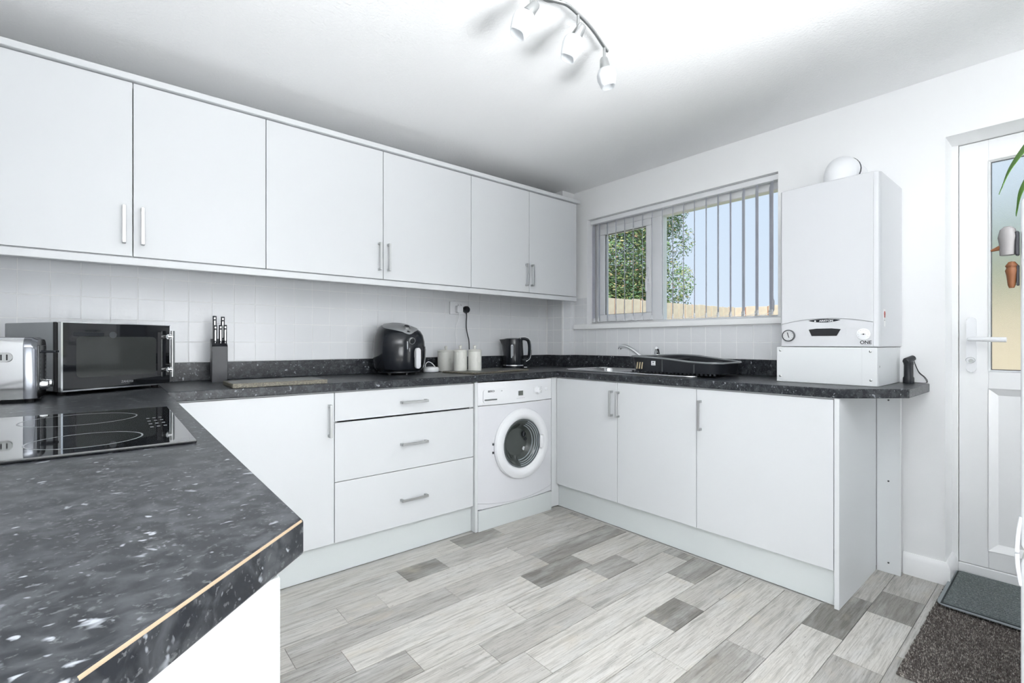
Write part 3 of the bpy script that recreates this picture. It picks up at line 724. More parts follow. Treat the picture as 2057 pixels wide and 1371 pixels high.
for rr_, yy_ in ((.137, .010), (.128, .004), (.118, -.004), (.108, -.018)):
    B().tube([(cxw+rr_*math.cos(q), -.018-yy_-.002, cz+rr_*math.sin(q)) for q in [R(-95)+k*R(165)/24 for k in range(25)]], .0028, 6).go('glass_rib', rib_m, drum_door)
for k, (x_, z_, r_) in enumerate(((.052, .045, .020), (.066, .012, .012), (.048, -.045, .016))):
    B().lathe([(r_, 0), (r_*.8, .006), (.001, .008)], 16, mat=Matrix.Translation((cxw+x_, -.018+.036, cz+z_)) @ RX, sx=.8).go('drum_paddle', chrome if k == 2 else black_gloss, drum_door)
B().box(.150, .178, -.060, -.045, cz-.04, cz+.04, .006, 2).go('grip', white_plastic, drum_door)
for z_ in (cz+.02, cz-.03): B().box(cxw-.222, cxw-.213, -.022, -.010, z_-.006, z_+.006, .001).go('hinge', dark_grey, drum_door)
dw = B(); dw.prism(rrect(.155, .078, .012), 0, .004, .002, 2, mat=Matrix.Translation((-.188, -.016, .778)) @ Matrix.Rotation(-R(3.5), 4, 'Z') @ RX)
dd = dw.go('detergent_drawer', white_plastic, wm_)
B().box(-.066, .020, -.0035, .001, -.0035, .0035, .001, mat=Matrix.Translation((-.192, -.0215, .757)) @ Matrix.Rotation(-R(4.5), 4, 'Z')).go('drawer_grip_shade', M('grip_shadow_gap', (.10, .11, .11), .6), dd)  # dark bar colours in the shadow of the grip recess
text('brand_lettering', 'BEKO', .016, print_grey, wm_, Matrix.Translation((-.212, -.0200, .806)) @ Matrix.Rotation(-R(3.5), 4, 'Z') @ FACE_Y, depth=.0012, sx=1.15, bold=.0003)
text('model_lettering', 'A+', .008, print_light, wm_, Matrix.Translation((-.135, -.0248, .806)) @ Matrix.Rotation(-R(3.5), 4, 'Z') @ FACE_Y, depth=.0012)
B().box(-.013, .033, -.0285, -.024, .765, .800, .002).go('display_frame', white_plastic, wm_)
B().box(-.009, .029, -.0292, -.0284, .768, .797).go('display', M('lcd', (.10, .11, .10), .2), wm_)
kn = B().lathe([(.026, 0), (.025, .006), (.020, .010), (.018, .022), (.014, .024)], 24, mat=Matrix.Translation((.158, -.019, .790)) @ RX).go('programme_dial', white_plastic, wm_)
B().box(-.0015, .0015, -.026, -.020, 0, .016, mat=Matrix.Translation((.158, -.0205, .793))).go('pointer', print_light, kn)
B().lathe([(.011, 0), (.010, .005), (.006, .006)], 16, mat=Matrix.Translation((.243, -.0115, .794)) @ RX).go('power_button', white_plastic, wm_)
pk = B()
for s_ in (-1, 1):
    for k in range(5): pk.box(.158+s_*.034-.006, .158+s_*.034+.006, -.0222+abs(0)*.0, -.0190, .772+k*.009, .7735+k*.009)
for k in range(5): pk.box(-.020+k*.014, -.012+k*.014, -.0272, -.024, .750, .7525)
pk.go('programme_print', print_light, wm_)

# ------------------------------------------------------------------ hob
hb = thing('hob', 'black glass electric hob set in the near counter', 'hob', (-.140, 1.372, WT))
B().box(-.264, .264, -.305, .308, .0005, .0065, .0018, 2).go('glass_top', black_glass, hb)
def hring(cx_, cy_, r_, name='cooking_ring'):
    bd = B(); seg_ = 64
    rs = [bd.ring([(cx_+q*math.cos(k*2*PI/seg_), cy_+q*math.sin(k*2*PI/seg_), z_) for k in range(seg_)]) for q, z_ in ((r_-.0014, .0064), (r_-.0014, .00675), (r_+.0014, .00675), (r_+.0014, .0064))]
    bd.skin(rs, False, False)
    return bd.go(name, ring_m, hb)
hring(.105, -.175, .083); hring(.085, .155, .105); hring(-.145, -.165, .105); hring(-.145, .165, .083)
bd = B()
for k in range(4):
    for j in range(3):
        bd.box(.205+j*.012, .211+j*.012, -.085+k*.05+j*.004, -.078+k*.05+j*.004, .0064, .0068)
bd.go('touch_symbol', ring_m, hb)

# ------------------------------------------------------------------ microwave
mwv = thing('microwave', 'silver and black microwave oven standing across the left corner', 'microwave', (-.143, 2.325, WT), R(29.5))
mw_w, mw_d, m0, m1 = .380, .335, .014, .262
B().box(0, mw_w, .020, mw_d, m0, m1, .004, 2).go('body', silver_paint, mwv)
B().box(-.001, .004, .012, .028, m0, m1, .001).box(0.001, mw_w, .013, .020, m0+.002, m1-.002).go('door_gap', rubber, mwv)
dm = B().box(.003, mw_w, -.012, .012, m0, m1-.001, .002).go('door', black_glass, mwv)
fm = B()
fm.box(.002, .0075, -.0132, .004, m0-.001, m1).box(.002, mw_w+.001, -.0132, .004, m0-.001, m0+.004).box(.002, mw_w+.001, -.0128, .004, m1-.0025, m1)
fm.go('door_trim', chrome, dm)
bd = B(); bd.prism(rrect(.275, .150, .014), 0, .0012, mat=Matrix.Translation((.185, -.0116, .136)) @ RX); bd.go('door_window', window_glass_dark, dm)
B().box(.040, .135, -.0134, -.012, .212, .226, .0005).go('display', black_gloss, dm)
B().lathe([(.0125, 0), (.0125, .001), (.009, .0012)], 24, mat=Matrix.Translation((.165, -.012, .218)) @ RX).go('badge', dark_grey, dm)
B().box(.329, .343, -.0136, -.0118, .054, .232, .0005).go('dark_strip', rubber, dm)
hn = B().prism(rrect(.014, .012, .004), .044, .238, .001, 1, mat=Matrix.Translation((.372, -.040, 0))).go('door_handle', steel, dm)
for z_ in (.075, .213):
    bd = B().cyl((.356, -.012, z_), (.358, -.034, z_), .008, .010, 16).cyl((.356, -.034, z_), (.372, -.040, z_), .007, .007, 12)
    bd.go('handle_mount', chrome, hn)
text('brand_lettering', 'ZANUSSI', .012, print_grey, dm, Matrix.Translation((.215, -.0123, .036)) @ FACE_Y, sx=.9)
for x_, y_ in ((.03, .04), (mw_w-.03, .04), (.03, mw_d-.04), (mw_w-.03, mw_d-.04)): B().lathe([(.012, 0), (.014, .015)], 12, (x_, y_, 0)).go('foot', rubber, mwv)

# ------------------------------------------------------------------ toaster
ts = thing('toaster', 'polished chrome toaster with vents beside the microwave', 'toaster', (-.180, 2.120, WT), R(-4))
# local: x to the left is negative (body), end face at x=0; y is depth 0..0.165
tw_, td, tz0, tz1 = .255, .165, .012, .205
def tprof(x_, ins=0, n_=8):
    pts = []
    r_ = .035
    for cy_, cz_, a0 in ((td-ins-r_, tz1-ins-r_, 0), (ins+r_, tz1-ins-r_, PI/2)):
        for k in range(n_+1):
            a_ = a0+k*PI/2/n_; pts.append((x_, cy_+r_*math.cos(a_), cz_+r_*math.sin(a_)))
    pts += [(x_, ins+.004, tz0), (x_, td-ins-.004, tz0)]
    return pts
bd = B(); bd.skin([bd.ring(tprof(-tw_)), bd.ring(tprof(-.030))]); bd.go('shell', chrome, ts)
bd = B(); bd.skin([bd.ring(tprof(-.030, -.001)), bd.ring(tprof(-.012, -.001)), bd.ring(tprof(0, .006))]); cap = bd.go('end_cap', M('smoked_chrome', (.20, .21, .23), .12, 1), ts)
bd = B(); bd.skin([bd.ring(tprof(-tw_, -.001)), bd.ring(tprof(-tw_-.012, -.001)), bd.ring(tprof(-tw_-.02, .006))]); bd.go('end_cap', MATS['smoked_chrome'], ts)
bd = B(); bd.box(-.002, .003, .03, td-.03, .035, .180, .001); bd.go('lever_panel', black_gloss, ts)
for k in range(9):
    for y_ in (.036, td-.036): B().box(.002, .0045, y_-.004, y_+.004, .055+k*.013, .062+k*.013).go('grille_rib', dark_grey, ts)
bd = B(); bd.prism([(0, .055), (.035, .050), (.040, .060), (.040, .095), (.035, .105), (0, .1)], .155, .163, .002, 2); bd.go('lever', black_gloss, ts)
for y_ in (.045, .115):
    B().lathe([(.016, 0), (.016, .008), (.013, .018), (.010, .020)], 20, mat=Matrix.Translation((.003, y_, .052)) @ Matrix.Rotation(PI/2, 4, 'Y')).go('knob', chrome, ts)
vb = B(); vb.prism(rrect(.085, .03, .013), 0, .002, .001, 1, mat=Matrix.Translation((-.095, -.0005, .143)) @ RX); vo = vb.go('vent_plate', steel, ts)
bd = B()
for k in range(6): bd.prism(rrect(.0035, .018, .0016, 3), .001, .0030, mat=Matrix.Translation((-.127+k*.0125, -.0005, .143)) @ RX)
bd.go('vent_slot', rubber, vo)
for y_ in (.055, .11): B().box(-.225, -.045, y_-.012, y_+.012, tz1-.004, tz1+.0006).go('bread_slot', rubber, ts)
for x_, y_ in ((-.02, .03), (-.02, td-.03), (-tw_+.02, .03), (-tw_+.02, td-.03)): B().lathe([(.010, 0), (.012, .0125)], 12, (x_, y_, 0)).go('foot', rubber, ts)

# ------------------------------------------------------------------ knives, boards
kb = thing('knife_block', 'slim dark knife block against the back wall', 'knife block', (.402, 2.692, WT), R(-4))
B().prism([(-.05, 0), (.05, 0), (.05, .207), (.03, .205), (-.043, .178), (-.05, .170)], -.033, .033, .003, 2, mat=Matrix(((0, 0, 1, 0), (1, 0, 0, 0), (0, 1, 0, 0), (0, 0, 0, 1)))).go('block', slate, kb)
kr = Matrix.Rotation(R(-4), 3, 'Z')
def knife(lx, ly, z0, h, label, big):
    p = kr @ Vector((lx, ly, 0))
    k_ = thing('kitchen_knife', label, 'knife', (.402+p.x, 2.692+p.y, WT+z0), R(-4), 'knives in the block')
    wd = .016 if big else .014
    hd_ = B().prism(rrect(wd, .022, .005, 3), .0, h, .002, 2)
    hd_.go('knife_handle', black_gloss, k_)
    B().box(-wd*.22, wd*.22, -.0118, -.010, h-.016, h-.008, .0004).box(-wd*.18, wd*.18, -.0118, -.010, .008, h-.024, .0003).go('handle_inlay', steel, k_)
    B().box(-.001, .001, -.009, .009, -.12, 0).go('blade', steel, k_)
knife(-.016, .025, .204, .115, 'tall black-handled knife at the back left of the block', 1)
knife(.018, .025, .204, .112, 'tall black-handled knife at the back right of the block', 1)
knife(-.016, -.012, .190, .083, 'short black-handled knife at the front left of the block', 0)
knife(.006, -.014, .189, .085, 'short black-handled knife in the front middle of the block', 0)
knife(.025, -.012, .190, .085, 'short black-handled knife at the front right of the block', 0)

def board(label, loc, rz, w_, d_, h_):
    t_ = thing('chopping_board', label, 'chopping board', loc, rz, 'stone chopping boards')
    B().box(0, w_, 0, d_, 0, h_, .0025, 1).go('slab', granite, t_)
    B().box(.003, w_-.003, .003, d_-.003, h_-.001, h_+.0004, 0).go('top_face', granite_top, t_)
board('speckled stone chopping board lying in front of the knife block', (.382, 2.238, WT), 0, .385, .215, .019)
board('dark stone chopping board lying under the canisters', (1.655, 2.305, WT), R(12), .535, .285, .011)

# ------------------------------------------------------------------ air fryer
af = thing('air_fryer', 'glossy black air fryer with a silver top and pale handle', 'air fryer', (1.335, 2.655, WT), R(0))
PR = [(.105, .018), (.128, .022), (.140, .045), (.147, .10), (.149, .15), (.146, .195), (.138, .235), (.124, .268), (.102, .292), (.072, .306), (.03, .312), (.002, .3125)]
def tilt(bd):
    for v in bd.bm.verts:           # the top slopes down to the front
        if v.co.z > .2:
            k = (v.co.z-.2)/.1125
            v.co.z -= k*k*.050*max(0, min(1, (.06-v.co.y)/.2))
bd = B().lathe(PR, 56, n=2.35); tilt(bd)
sh = bd.go('shell', black_gloss, af, smooth=60)
bd = B()     # silver teardrop panel lying on the sloping top
rings_ = []
for s_, lift in ((1.0, .0), (.97, .0035), (.6, .005), (.02, .0055)):
    pts = []
    for k in range(40):
        a_ = 2*PI*k/40; x_ = .105*s_*math.cos(a_); y_ = -.022+.112*s_*math.sin(a_)
        if math.sin(a_) < 0: x_ *= 1-.30*abs(math.sin(a_))**2
        rr_ = (abs(x_)**2.35+abs(y_)**2.35)**(1/2.35)
        z_ = None
        for (ra, za), (rb_, zb) in zip(PR[5:], PR[6:]):
            if rb_ <= rr_ <= ra: z_ = za+(zb-za)*(ra-rr_)/(ra-rb_)
        if z_ is None: z_ = .3125 if rr_ < .01 else .20
        k2 = (z_-.2)/.1125; z_ -= k2*k2*.050*max(0, min(1, (.06-y_)/.2))
        pts.append((x_, y_, z_+lift))
    rings_.append(bd.ring(pts))
bd.skin(rings_)
sp = bd.go('top_panel', M('dark_silver', (.42, .43, .44), .42, .6), af, smooth=60)
tl = Matrix.Translation((.012, -.070, .2655)) @ Matrix.Rotation(R(24), 4, 'X')
B().lathe([(.028, -.004), (.028, .003), (.023, .005), (.021, .022), (.018, .024)], 28, mat=tl).go('timer_dial', steel, sp)
B().lathe([(.016, .0235), (.015, .0248), (.001, .0250)], 20, mat=tl).go('dial_face', black_gloss, sp)
FR = Matrix.Translation((0, 0, 0))
def front_y(z_):
    for (ra, za), (rb_, zb) in zip(PR, PR[1:]):
        if za <= z_ <= zb: return -(ra+(rb_-ra)*(z_-za)/(zb-za))
    return -.14
tl2 = Matrix.Translation((.010, front_y(.205)+.005, .200)) @ Matrix.Rotation(R(10), 4, 'X') @ RX
kn2 = B().lathe([(.021, -.004), (.021, .010), (.019, .013), (.0165, .0135), (.016, .0105)], 28, mat=tl2).go('temperature_dial', steel, sh)
B().lathe([(.016, .0), (.016, .0112), (.001, .0113)], 24, mat=tl2).go('dial_face', black_gloss, kn2)
bd = B(); PB = [(.1495, .020+.13*k/6) for k in range(7)]
def arcband(z0, z1, a0, a1, off, n_=18):
    bd = B(); zs = [z0+(z1-z0)*k/6 for k in range(7)]; rr0 = []
    for z_ in zs:
        ro = -front_y(z_)+off; pts = []
        for rad in (ro, ro-.02):
            seq = range(n_+1) if rad == ro else range(n_, -1, -1)
            for k in seq:
                a_ = a0+(a1-a0)*k/n_; ca, sa = math.sin(a_), -math.cos(a_)
                pts.append((rad*abs(ca)**(2/2.35)*(1 if ca > 0 else -1), rad*abs(sa)**(2/2.35)*(1 if sa > 0 else -1), z_))
        rr0.append(bd.ring(pts))
    bd.skin(rr0); return bd
bk = arcband(.034, .165, R(-62), R(62), .004).go('basket', black_gloss, af)
bd = B(); bd.prism(rrect(.030, .120, .012), 0, .020, .004, 2, mat=Matrix.Translation((.030, -.168, .098)) @ RX)
bd.box(.022, .038, -.172, -.148, .10, .14, .003); bd.go('basket_handle', M('pale_silver_plastic', (.74, .75, .77), .3), bk)
arcband(.04, .15, R(60), R(72), .006).go('side_trim', silver_paint, af)
bd = B().lathe([(.100, .010), (.118, .012), (.118, .020), (.10, .021)], 40, n=2.35); bd.go('base', black_satin, af)
for x_, y_ in ((-.085, -.05), (.0, -.100), (.085, -.05), (0, .09)): B().lathe([(.008, 0), (.009, .006), (.012, .012)], 12, (x_, y_, 0)).go('foot', steel, af)
B().box(-.024, -.020, -.1535, -.147, .150, .196, .001).box(-.010, -.007, -.1545, -.148, .135, .158, .001).go('indicator_print', print_light, sh)

# ------------------------------------------------------------------ small things by the socket
pu = thing('charging_puck', 'small round white gadget with a looped cord beside the air fryer', 'gadget', (1.562, 2.662, WT))
B().lathe([(.040, 0), (.048, .004), (.051, .014), (.050, .026), (.045, .033), (.02, .036), (.001, .036)], 36).go('body', white_plastic, pu)
B().tube(smooth_path([(-.035, .01, .030), (-.030, .015, .052), (-.012, .015, .066), (.010, .01, .058), (.028, .0, .036), (.030, -.002, .030)], 6), .0025, 8).go('cord', white_plastic, pu)

def canister(label, loc, r_, h_, kz):
    t_ = thing('canister', label, 'canister', loc, R(-6), 'cream canisters')
    bo_ = B().lathe([(r_-.003, 0), (r_, .003), (r_, h_-.016), (r_-.001, h_-.013)], 40).go('jar', ceramic, t_)
    ld = B().lathe([(r_-.001, h_-.013), (r_+.0015, h_-.012), (r_+.0015, h_-.006), (r_-.006, h_), (.014, h_+.002)], 40).go('lid', ceramic, t_)
    B().lathe([(.008, h_+.001), (.007, h_+.008), (.011, h_+.016), (.010, h_+.024), (.004, h_+.028), (.001, h_+.028)], 20).go('lid_knob', ceramic, ld)
    ht = []                          # raised heart on the front
    for k in range(33):
        a_ = 2*PI*k/32; hx = 16*math.sin(a_)**3; hz = 13*math.cos(a_)-5*math.cos(2*a_)-2*math.cos(3*a_)-math.cos(4*a_)
        an = (hx*.0013)/r_+R(12)
        ht.append((r_*1.004*math.sin(an), -r_*1.004*math.cos(an), h_*.5+hz*.0014))
    B().tube(ht, .0011, 5, caps=False).go('heart_relief', ceramic, bo_)
canister('wide cream canister at the left of the three, standing on the worktop', (1.700, 2.705, WT), .055, .140, 1)
canister('cream canister in the middle of the three, standing on the stone board', (1.683, 2.510, WT+.0115), .0425, .134, 1)
canister('cream canister at the right of the three, standing on the stone board', (1.755, 2.455, WT+.0115), .0425, .134, 1)

sk2 = thing('wall_socket', 'white double wall socket on the tiles above the canisters', 'socket', (1.880, YB-.006, 1.335))
B().box(-.074, .074, -.010, 0, -.044, .044, .003, 2).go('faceplate', white_plastic, sk2)
B().box(-.012, -.003, -.013, -.009, .017, .032, .001).box(.012, .021, -.013, -.009, .017, .032, .001).go('switch', white_plastic, sk2)
B().box(-.011, -.004, -.0135, -.0125, .020, .023).box(.013, .020, -.0135, -.0125, .020, .023).go('switch_mark', print_grey, sk2)
ad = thing('charger_plug', 'white square charger plugged into the wall socket', 'plug', (1.868, YB-.017, 1.327))
B().prism(rrect(.046, .050, .009), 0, .032, .004, 2, mat=RX).go('plug_body', white_plastic, ad)
B().tube(smooth_path([(0, -.020, -.024), (-.004, -.024, -.045), (-.020, -.030, -.085), (-.040, -.040, -.12), (-.052, -.050, -.165), (-.052, -.055, -.21), (-.05, -.052, -.26)], 6), .0018, 6).go('cable', white_plastic, ad)
pl = thing('kettle_plug', 'round black plug with a black cable in the wall socket', 'plug', (1.932, YB-.017, 1.327))
B().lathe([(.024, 0), (.025, .004), (.024, .024), (.018, .032), (.002, .034)], 24, mat=RX).go('plug_body', black_satin, pl)
B().tube(smooth_path([(0, -.012, -.018), (.0, -.016, -.045), (-.004, -.018, -.085), (-.005, -.020, -.13), (.004, -.022, -.18), (.014, -.024, -.22), (.018, -.026, -.30), (.03, -.028, -.405)], 6), [.008, .007, .006, .005]+[.0042]*39, 8).go('cable', black_satin, pl)

# kettle
kt = thing('kettle', 'black electric kettle with a clear water gauge in the corner', 'kettle', (2.285, 2.705, WT), R(-40))
B().lathe([(.078, 0), (.080, .004), (.079, .018), (.072, .022)], 40).box(.06, .105, -.03, .03, .0, .018, .004).go('base', black_gloss, kt)
B().lathe([(.0765, .0185), (.078, .021), (.0765, .026)], 40).go('base_ring', chrome, kt)
bd = B().lathe([(.074, .022), (.076, .03), (.0755, .10), (.071, .17), (.0685, .212), (.066, .218), (.03, .224), (.001, .225)], 40)
for v in bd.bm.verts:               # spout on the far side from the handle
    if v.co.z > .12 and v.co.x < -.05:
        v.co.x -= .040*((v.co.z-.12)/.1)**1.5*max(0, 1-abs(v.co.y)/.045) if v.co.z < .217 else 0
kbdy = bd.go('jug', black_gloss, kt)
bd = B().tube(smooth_path([(.055, 0, .218), (.085, 0, .217), (.108, 0, .205), (.118, 0, .17), (.119, 0, .12), (.112, 0, .075), (.09, 0, .062), (.07, 0, .062)], 5), .0125, 10); kh = bd.go('handle', black_gloss, kt)
B().tube(smooth_path([(.040, -.006, .2255), (.085, -.006, .2285), (.117, -.006, .213), (.1295, -.006, .172), (.1305, -.006, .12), (.122, -.006, .072), (.095, -.006, .050)], 5), .0045, 8).go('handle_trim', chrome, kh)
bd = B(); bd.prism(rrect(.017, .100, .0085), -.002, .0035, .001, 1, mat=Matrix.Translation((-.010, -.0735, .125)) @ Matrix.Rotation(R(3), 4, 'X') @ RX); bd.go('water_gauge', M('clear_gauge', (.62, .64, .66), .1), kbdy)
bd = B(); bd.prism(rrect(.008, .085, .004), .003, .0042, mat=Matrix.Translation((-.010, -.0735, .125)) @ Matrix.Rotation(R(3), 4, 'X') @ RX); bd.go('gauge_window', M('gauge_dark', (.25, .26, .28), .1), kbdy)
B().box(.078, .100, -.0306, -.0298, .007, .0115).go('brand_print', print_light, kt)

# ------------------------------------------------------------------ ceiling light
lp = thing('ceiling_spotlight', 'satin steel curved spotlight bar with frosted shades on the ceiling', 'ceiling light', (1.172, 1.172, ZC))
B().lathe([(.045, 0), (.045, -.014), (.040, -.019), (.01, -.022), (.008, -.04)], 36, (-.012, -.004, 0)).go('ceiling_plate', steel, lp)
cxl, cyl_ = 1.172, 1.172
barp = [(1.172, 1.160), (1.213, 1.148), (1.274, 1.155), (1.345, 1.168), (1.418, 1.189), (1.490, 1.214), (1.530, 1.226)]
pts = [(x_-cxl, y_-cyl_, -.040) for x_, y_ in barp]
pts = [(-(x_)-.0, -(y_)-.012*2, z_) for x_, y_, z_ in pts[:0:-1]]+pts
B().tube(smooth_path(pts, 6), .0065, 10).go('bar', steel, lp)
def head(stem, top, mid, end):
    o0 = Vector((cxl, cyl_, ZC)); q = [Vector(p)-o0 for p in (top, mid, end)]
    cu = B()
    d_ = (q[1]-q[0]).normalized()
    cu.tube([q[0], q[0]+d_*.006, q[1], q[1]+d_*.001], [.012, .0155, .021, .021], 20)
    c_o = cu.go('lamp_cup', steel, lp)
    s0 = Vector(stem)-o0
    B().tube([s0, Vector((s0.x, s0.y, q[0].z-.012))], .0055, 10).go('stem', steel, lp)
    e = (q[2]-q[1]).normalized()
    bd = B(); u = e.orthogonal().normalized(); v = e.cross(u)
    Ln = (q[2]-q[1]).length; rs = []
    for tt, r_ in ((0, .017), (.10, .028), (.28, .036), (.5, .0365), (.8, .031), (1.0, .026)):
        pts_ = []
        for k in range(24):
            a_ = 2*PI*k/24; ca, sa = math.cos(a_), math.sin(a_); n_ = 3.0
            pts_.append(q[1]+e*(tt*Ln)+u*(r_*abs(ca)**(2/n_)*(1 if ca > 0 else -1))+v*(r_*abs(sa)**(2/n_)*(1 if sa > 0 else -1)))
        rs.append(bd.ring(pts_))
    ins = []
    for tt, r_ in ((1.0, .0235), (.5, .034), (.15, .026)):
        ins.append(bd.ring([q[1]+e*(tt*Ln)+u*(r_*abs(math.cos(2*PI*k/24))**(2/3)*(1 if math.cos(2*PI*k/24) > 0 else -1))+v*(r_*abs(math.sin(2*PI*k/24))**(2/3)*(1 if math.sin(2*PI*k/24) > 0 else -1)) for k in range(24)]))
    bd.skin(rs+ins, True, True)
    bd.go('lamp_shade', frost_m, lp)
head((1.062, 1.166, 2.265), (1.080, 1.160, 2.215), (1.057, 1.176, 2.180), (1.026, 1.196, 2.108))
head((1.279, 1.156, 2.265), (1.289, 1.141, 2.225), (1.280, 1.167, 2.190), (1.256, 1.187, 2.112))
head((1.500, 1.217, 2.265), (1.495, 1.217, 2.220), (1.502, 1.215, 2.180), (1.512, 1.205, 2.105))
head((.850, 1.104, 2.265), (.86, 1.095, 2.220), (.845, 1.105, 2.185), (.82, 1.12, 2.115))

# ------------------------------------------------------------------ rug, mat, fridge
rg = thing('carpet_runner', 'dark brown speckled carpet runner on the floor by the door', 'carpet', (1.98, -.42, 0))
B().box(0, .875, 0, .812, 0, .006, .002).go('backing', rug_m, rg)
bd = B()
rnd = random.Random(3)
for k in range(24000):
    x_, y_ = rnd.uniform(.0, .875), rnd.uniform(.15, .812); h_ = rnd.uniform(.010, .0145)
    dx, dy = rnd.uniform(-.003, .003), rnd.uniform(-.003, .003); a_ = rnd.uniform(0, PI*2); r_ = .0026
    vs = [bd.bm.verts.new((x_+r_*math.cos(a_+q), y_+r_*math.sin(a_+q), .004)) for q in (0, 2.1, 4.2)]
    tp_ = bd.bm.verts.new((x_+dx, y_+dy, h_))
    for i in range(3): bd.bm.faces.new((vs[i], vs[(i+1) % 3], tp_))
pile_m, t, b_ = nodes('brown_twist_pile')
gi = t.nodes.new('ShaderNodeNewGeometry'); rr = t.nodes.new('ShaderNodeValToRGB'); t.links.new(gi.outputs['Random Per Island'], rr.inputs[0])
rr.color_ramp.elements[0].color = (.07, .057, .052, 1); rr.color_ramp.elements[1].color = (.50, .46, .42, 1)
e = rr.color_ramp.elements.new(.6); e.color = (.17, .148, .137, 1)
t.links.new(rr.outputs[0], b_.inputs['Base Color']); b_.inputs['Roughness'].default_value = .9
po = bd.go('pile', pile_m, rg, smooth=0); po['kind'] = 'stuff'

mt = thing('door_mat', 'grey ribbed door mat in front of the back door', 'mat', (2.60, -.30, .0155))
def matz(x_): return .006+.004*math.sin(x_*7)
bd = B(); P = rrect(.455, .685, .03, 5, .2275, .3425)
bd.prism(P, .004, .008, .0015, 1)
bd.go('backing', M('grey_rubber_edge', (.26, .29, .30), .6), mt)
B().box(.012, .443, .012, .673, .0078, .0086).go('valley_shade', M('dark_valley_shade', (.035, .042, .045), .9), mt)  # added dark sheet paints shade into the valleys between the ribs
bd = B()
nr = 24
for k in range(nr):
    x_ = .022+k*.0173
    bd.prism([(x_, .006), (x_+.0125, .006), (x_+.010, .0155), (x_+.0025, .0155)], .02, .665, mat=Matrix(((1, 0, 0, 0), (0, 0, 1, 0), (0, 1, 0, 0), (0, 0, 0, 1))))
bd.go('rib', mat_m, mt, smooth=0)

fg = thing('fridge', 'white upright fridge freezer at the right edge beside the door', 'fridge', (1.42, .080, 0))
B().box(.0, .55, -.60, -.062, .03, 1.393, .006, 2).go('cabinet', white_gloss, fg)
B().box(.0, .55, -.056, .0, .665, 1.393, .014, 4).go('door', white_gloss, fg)
B().box(.0, .55, -.056, .0, .05, .655, .014, 4).go('door', white_gloss, fg)
for z0, z1, s_ in ((.662, .735, 1), (.595, .658, -1)):
    bd = B(); pts = []
    for k in range(8):
        u = k/7; pts.append((.010+.0, -.001+.006*math.sin(PI*u*.5) if s_ > 0 else -.001+.006*math.cos(PI*u*.5), z0+(z1-z0)*(1-u if s_ > 0 else 1-u)))
    bd.tube(pts, .0035, 8); bd.go('handle', white_gloss, fg)
for x_, y_ in ((.05, -.08), (.5, -.08), (.05, -.55), (.5, -.55)): B().lathe([(.02, 0), (.018, .032)], 12, (x_, y_, 0)).go('foot', rubber, fg)
mg = thing('fridge_magnet', 'pale grey capped figure magnet on the fridge edge', 'magnet', (1.435, .082, 1.300), 0, 'magnets on the fridge front')
B().lathe([(.012, -.025), (.013, .0), (.015, .012), (.012, .028), (.006, .034), (.001, .035)], 14, (0, .017, 0)).go('figure', M('pale_grey_resin', (.17, .162, .163), .6), mg)
B().cyl((0, .026, -.008), (0, .042, -.013), .006, .002, 10).go('beak', terracotta, mg)
B().box(-.01, .01, 0, .006, -.028, .022, .002).go('magnet_back', print_dark, mg)
mg2 = thing('fridge_magnet', 'carved brown figure magnet below the grey one on the fridge edge', 'magnet', (1.435, .082, 1.232), 0, 'magnets on the fridge front')
B().lathe([(.004, -.026), (.006, -.02), (.008, .0), (.010, .010), (.008, .016), (.010, .02), (.005, .028), (.001, .029)], 12, (0, .011, 0)).go('figure', terracotta, mg2)
B().box(-.006, .006, 0, .004, -.022, .02, .001).go('magnet_back', print_dark, mg2)

pt = thing('potted_plant', 'long-leaved green plant in a pot on top of the fridge', 'plant', (1.62, -.10, 1.393))
B().lathe([(.055, 0), (.06, .004), (.075, .12), (.078, .125), (.070, .125), (.066, .11), (.001, .11)], 28).go('pot', white_plastic, pt)
def blade(path, w_, name='leaf'):
    bd = B(); ps = smooth_path(path, 8); n_ = len(ps); rows_ = []
    ln_ = [0]
    for a_, b_ in zip(ps, ps[1:]): ln_.append(ln_[-1]+(b_-a_).length)
    for i, p in enumerate(ps):
        d_ = (ps[min(i+1, n_-1)]-ps[max(i-1, 0)]).normalized(); sd = d_.cross(Vector((0, 0, 1)))
        sd = sd.normalized() if sd.length > .05 else Vector((0, 1, 0)); u = ln_[i]/ln_[-1]
        ww = w_*(min(1, u/.3)*.8+.2)*max(0, 1-u**3)+.0003
        nrm = sd.cross(d_)
        rows_.append(bd.ring([p-sd*ww+nrm*ww*.35, p, p+sd*ww+nrm*ww*.35]))
    for a_, b_ in zip(rows_, rows_[1:]):
        for k in range(2): bd.bm.faces.new((a_[k], a_[k+1], b_[k+1], b_[k]))
    o = bd.go(name, leaf_g, pt, smooth=80)
    so = o.modifiers.new('thick', 'SOLIDIFY'); so.thickness = .0008
    return o
# leaf ends hang over the front of the fridge (local to the pot)
blade([(0, 0, .11), (-.03, .04, .20), (-.09, .10, .215), (-.14, .155, .135), (-.172, .192, .068), (-.180, .209, .022), (-.182, .212, .012)], .020)
blade([(0, 0, .11), (-.01, .05, .17), (-.06, .10, .16), (-.115, .150, .085), (-.15, .178, .025), (-.158, .187, -.022), (-.160, .188, -.035)], .014)
for k in range(6):
    a_ = R(200+k*52); ca, sa = math.cos(a_), math.sin(a_)
    if sa > .6: continue
    blade([(0, 0, .11), (.05*ca, .05*sa, .22), (.13*ca, .13*sa, .26), (.2*ca, .2*sa, .2), (.23*ca, .23*sa, .12)], .02)

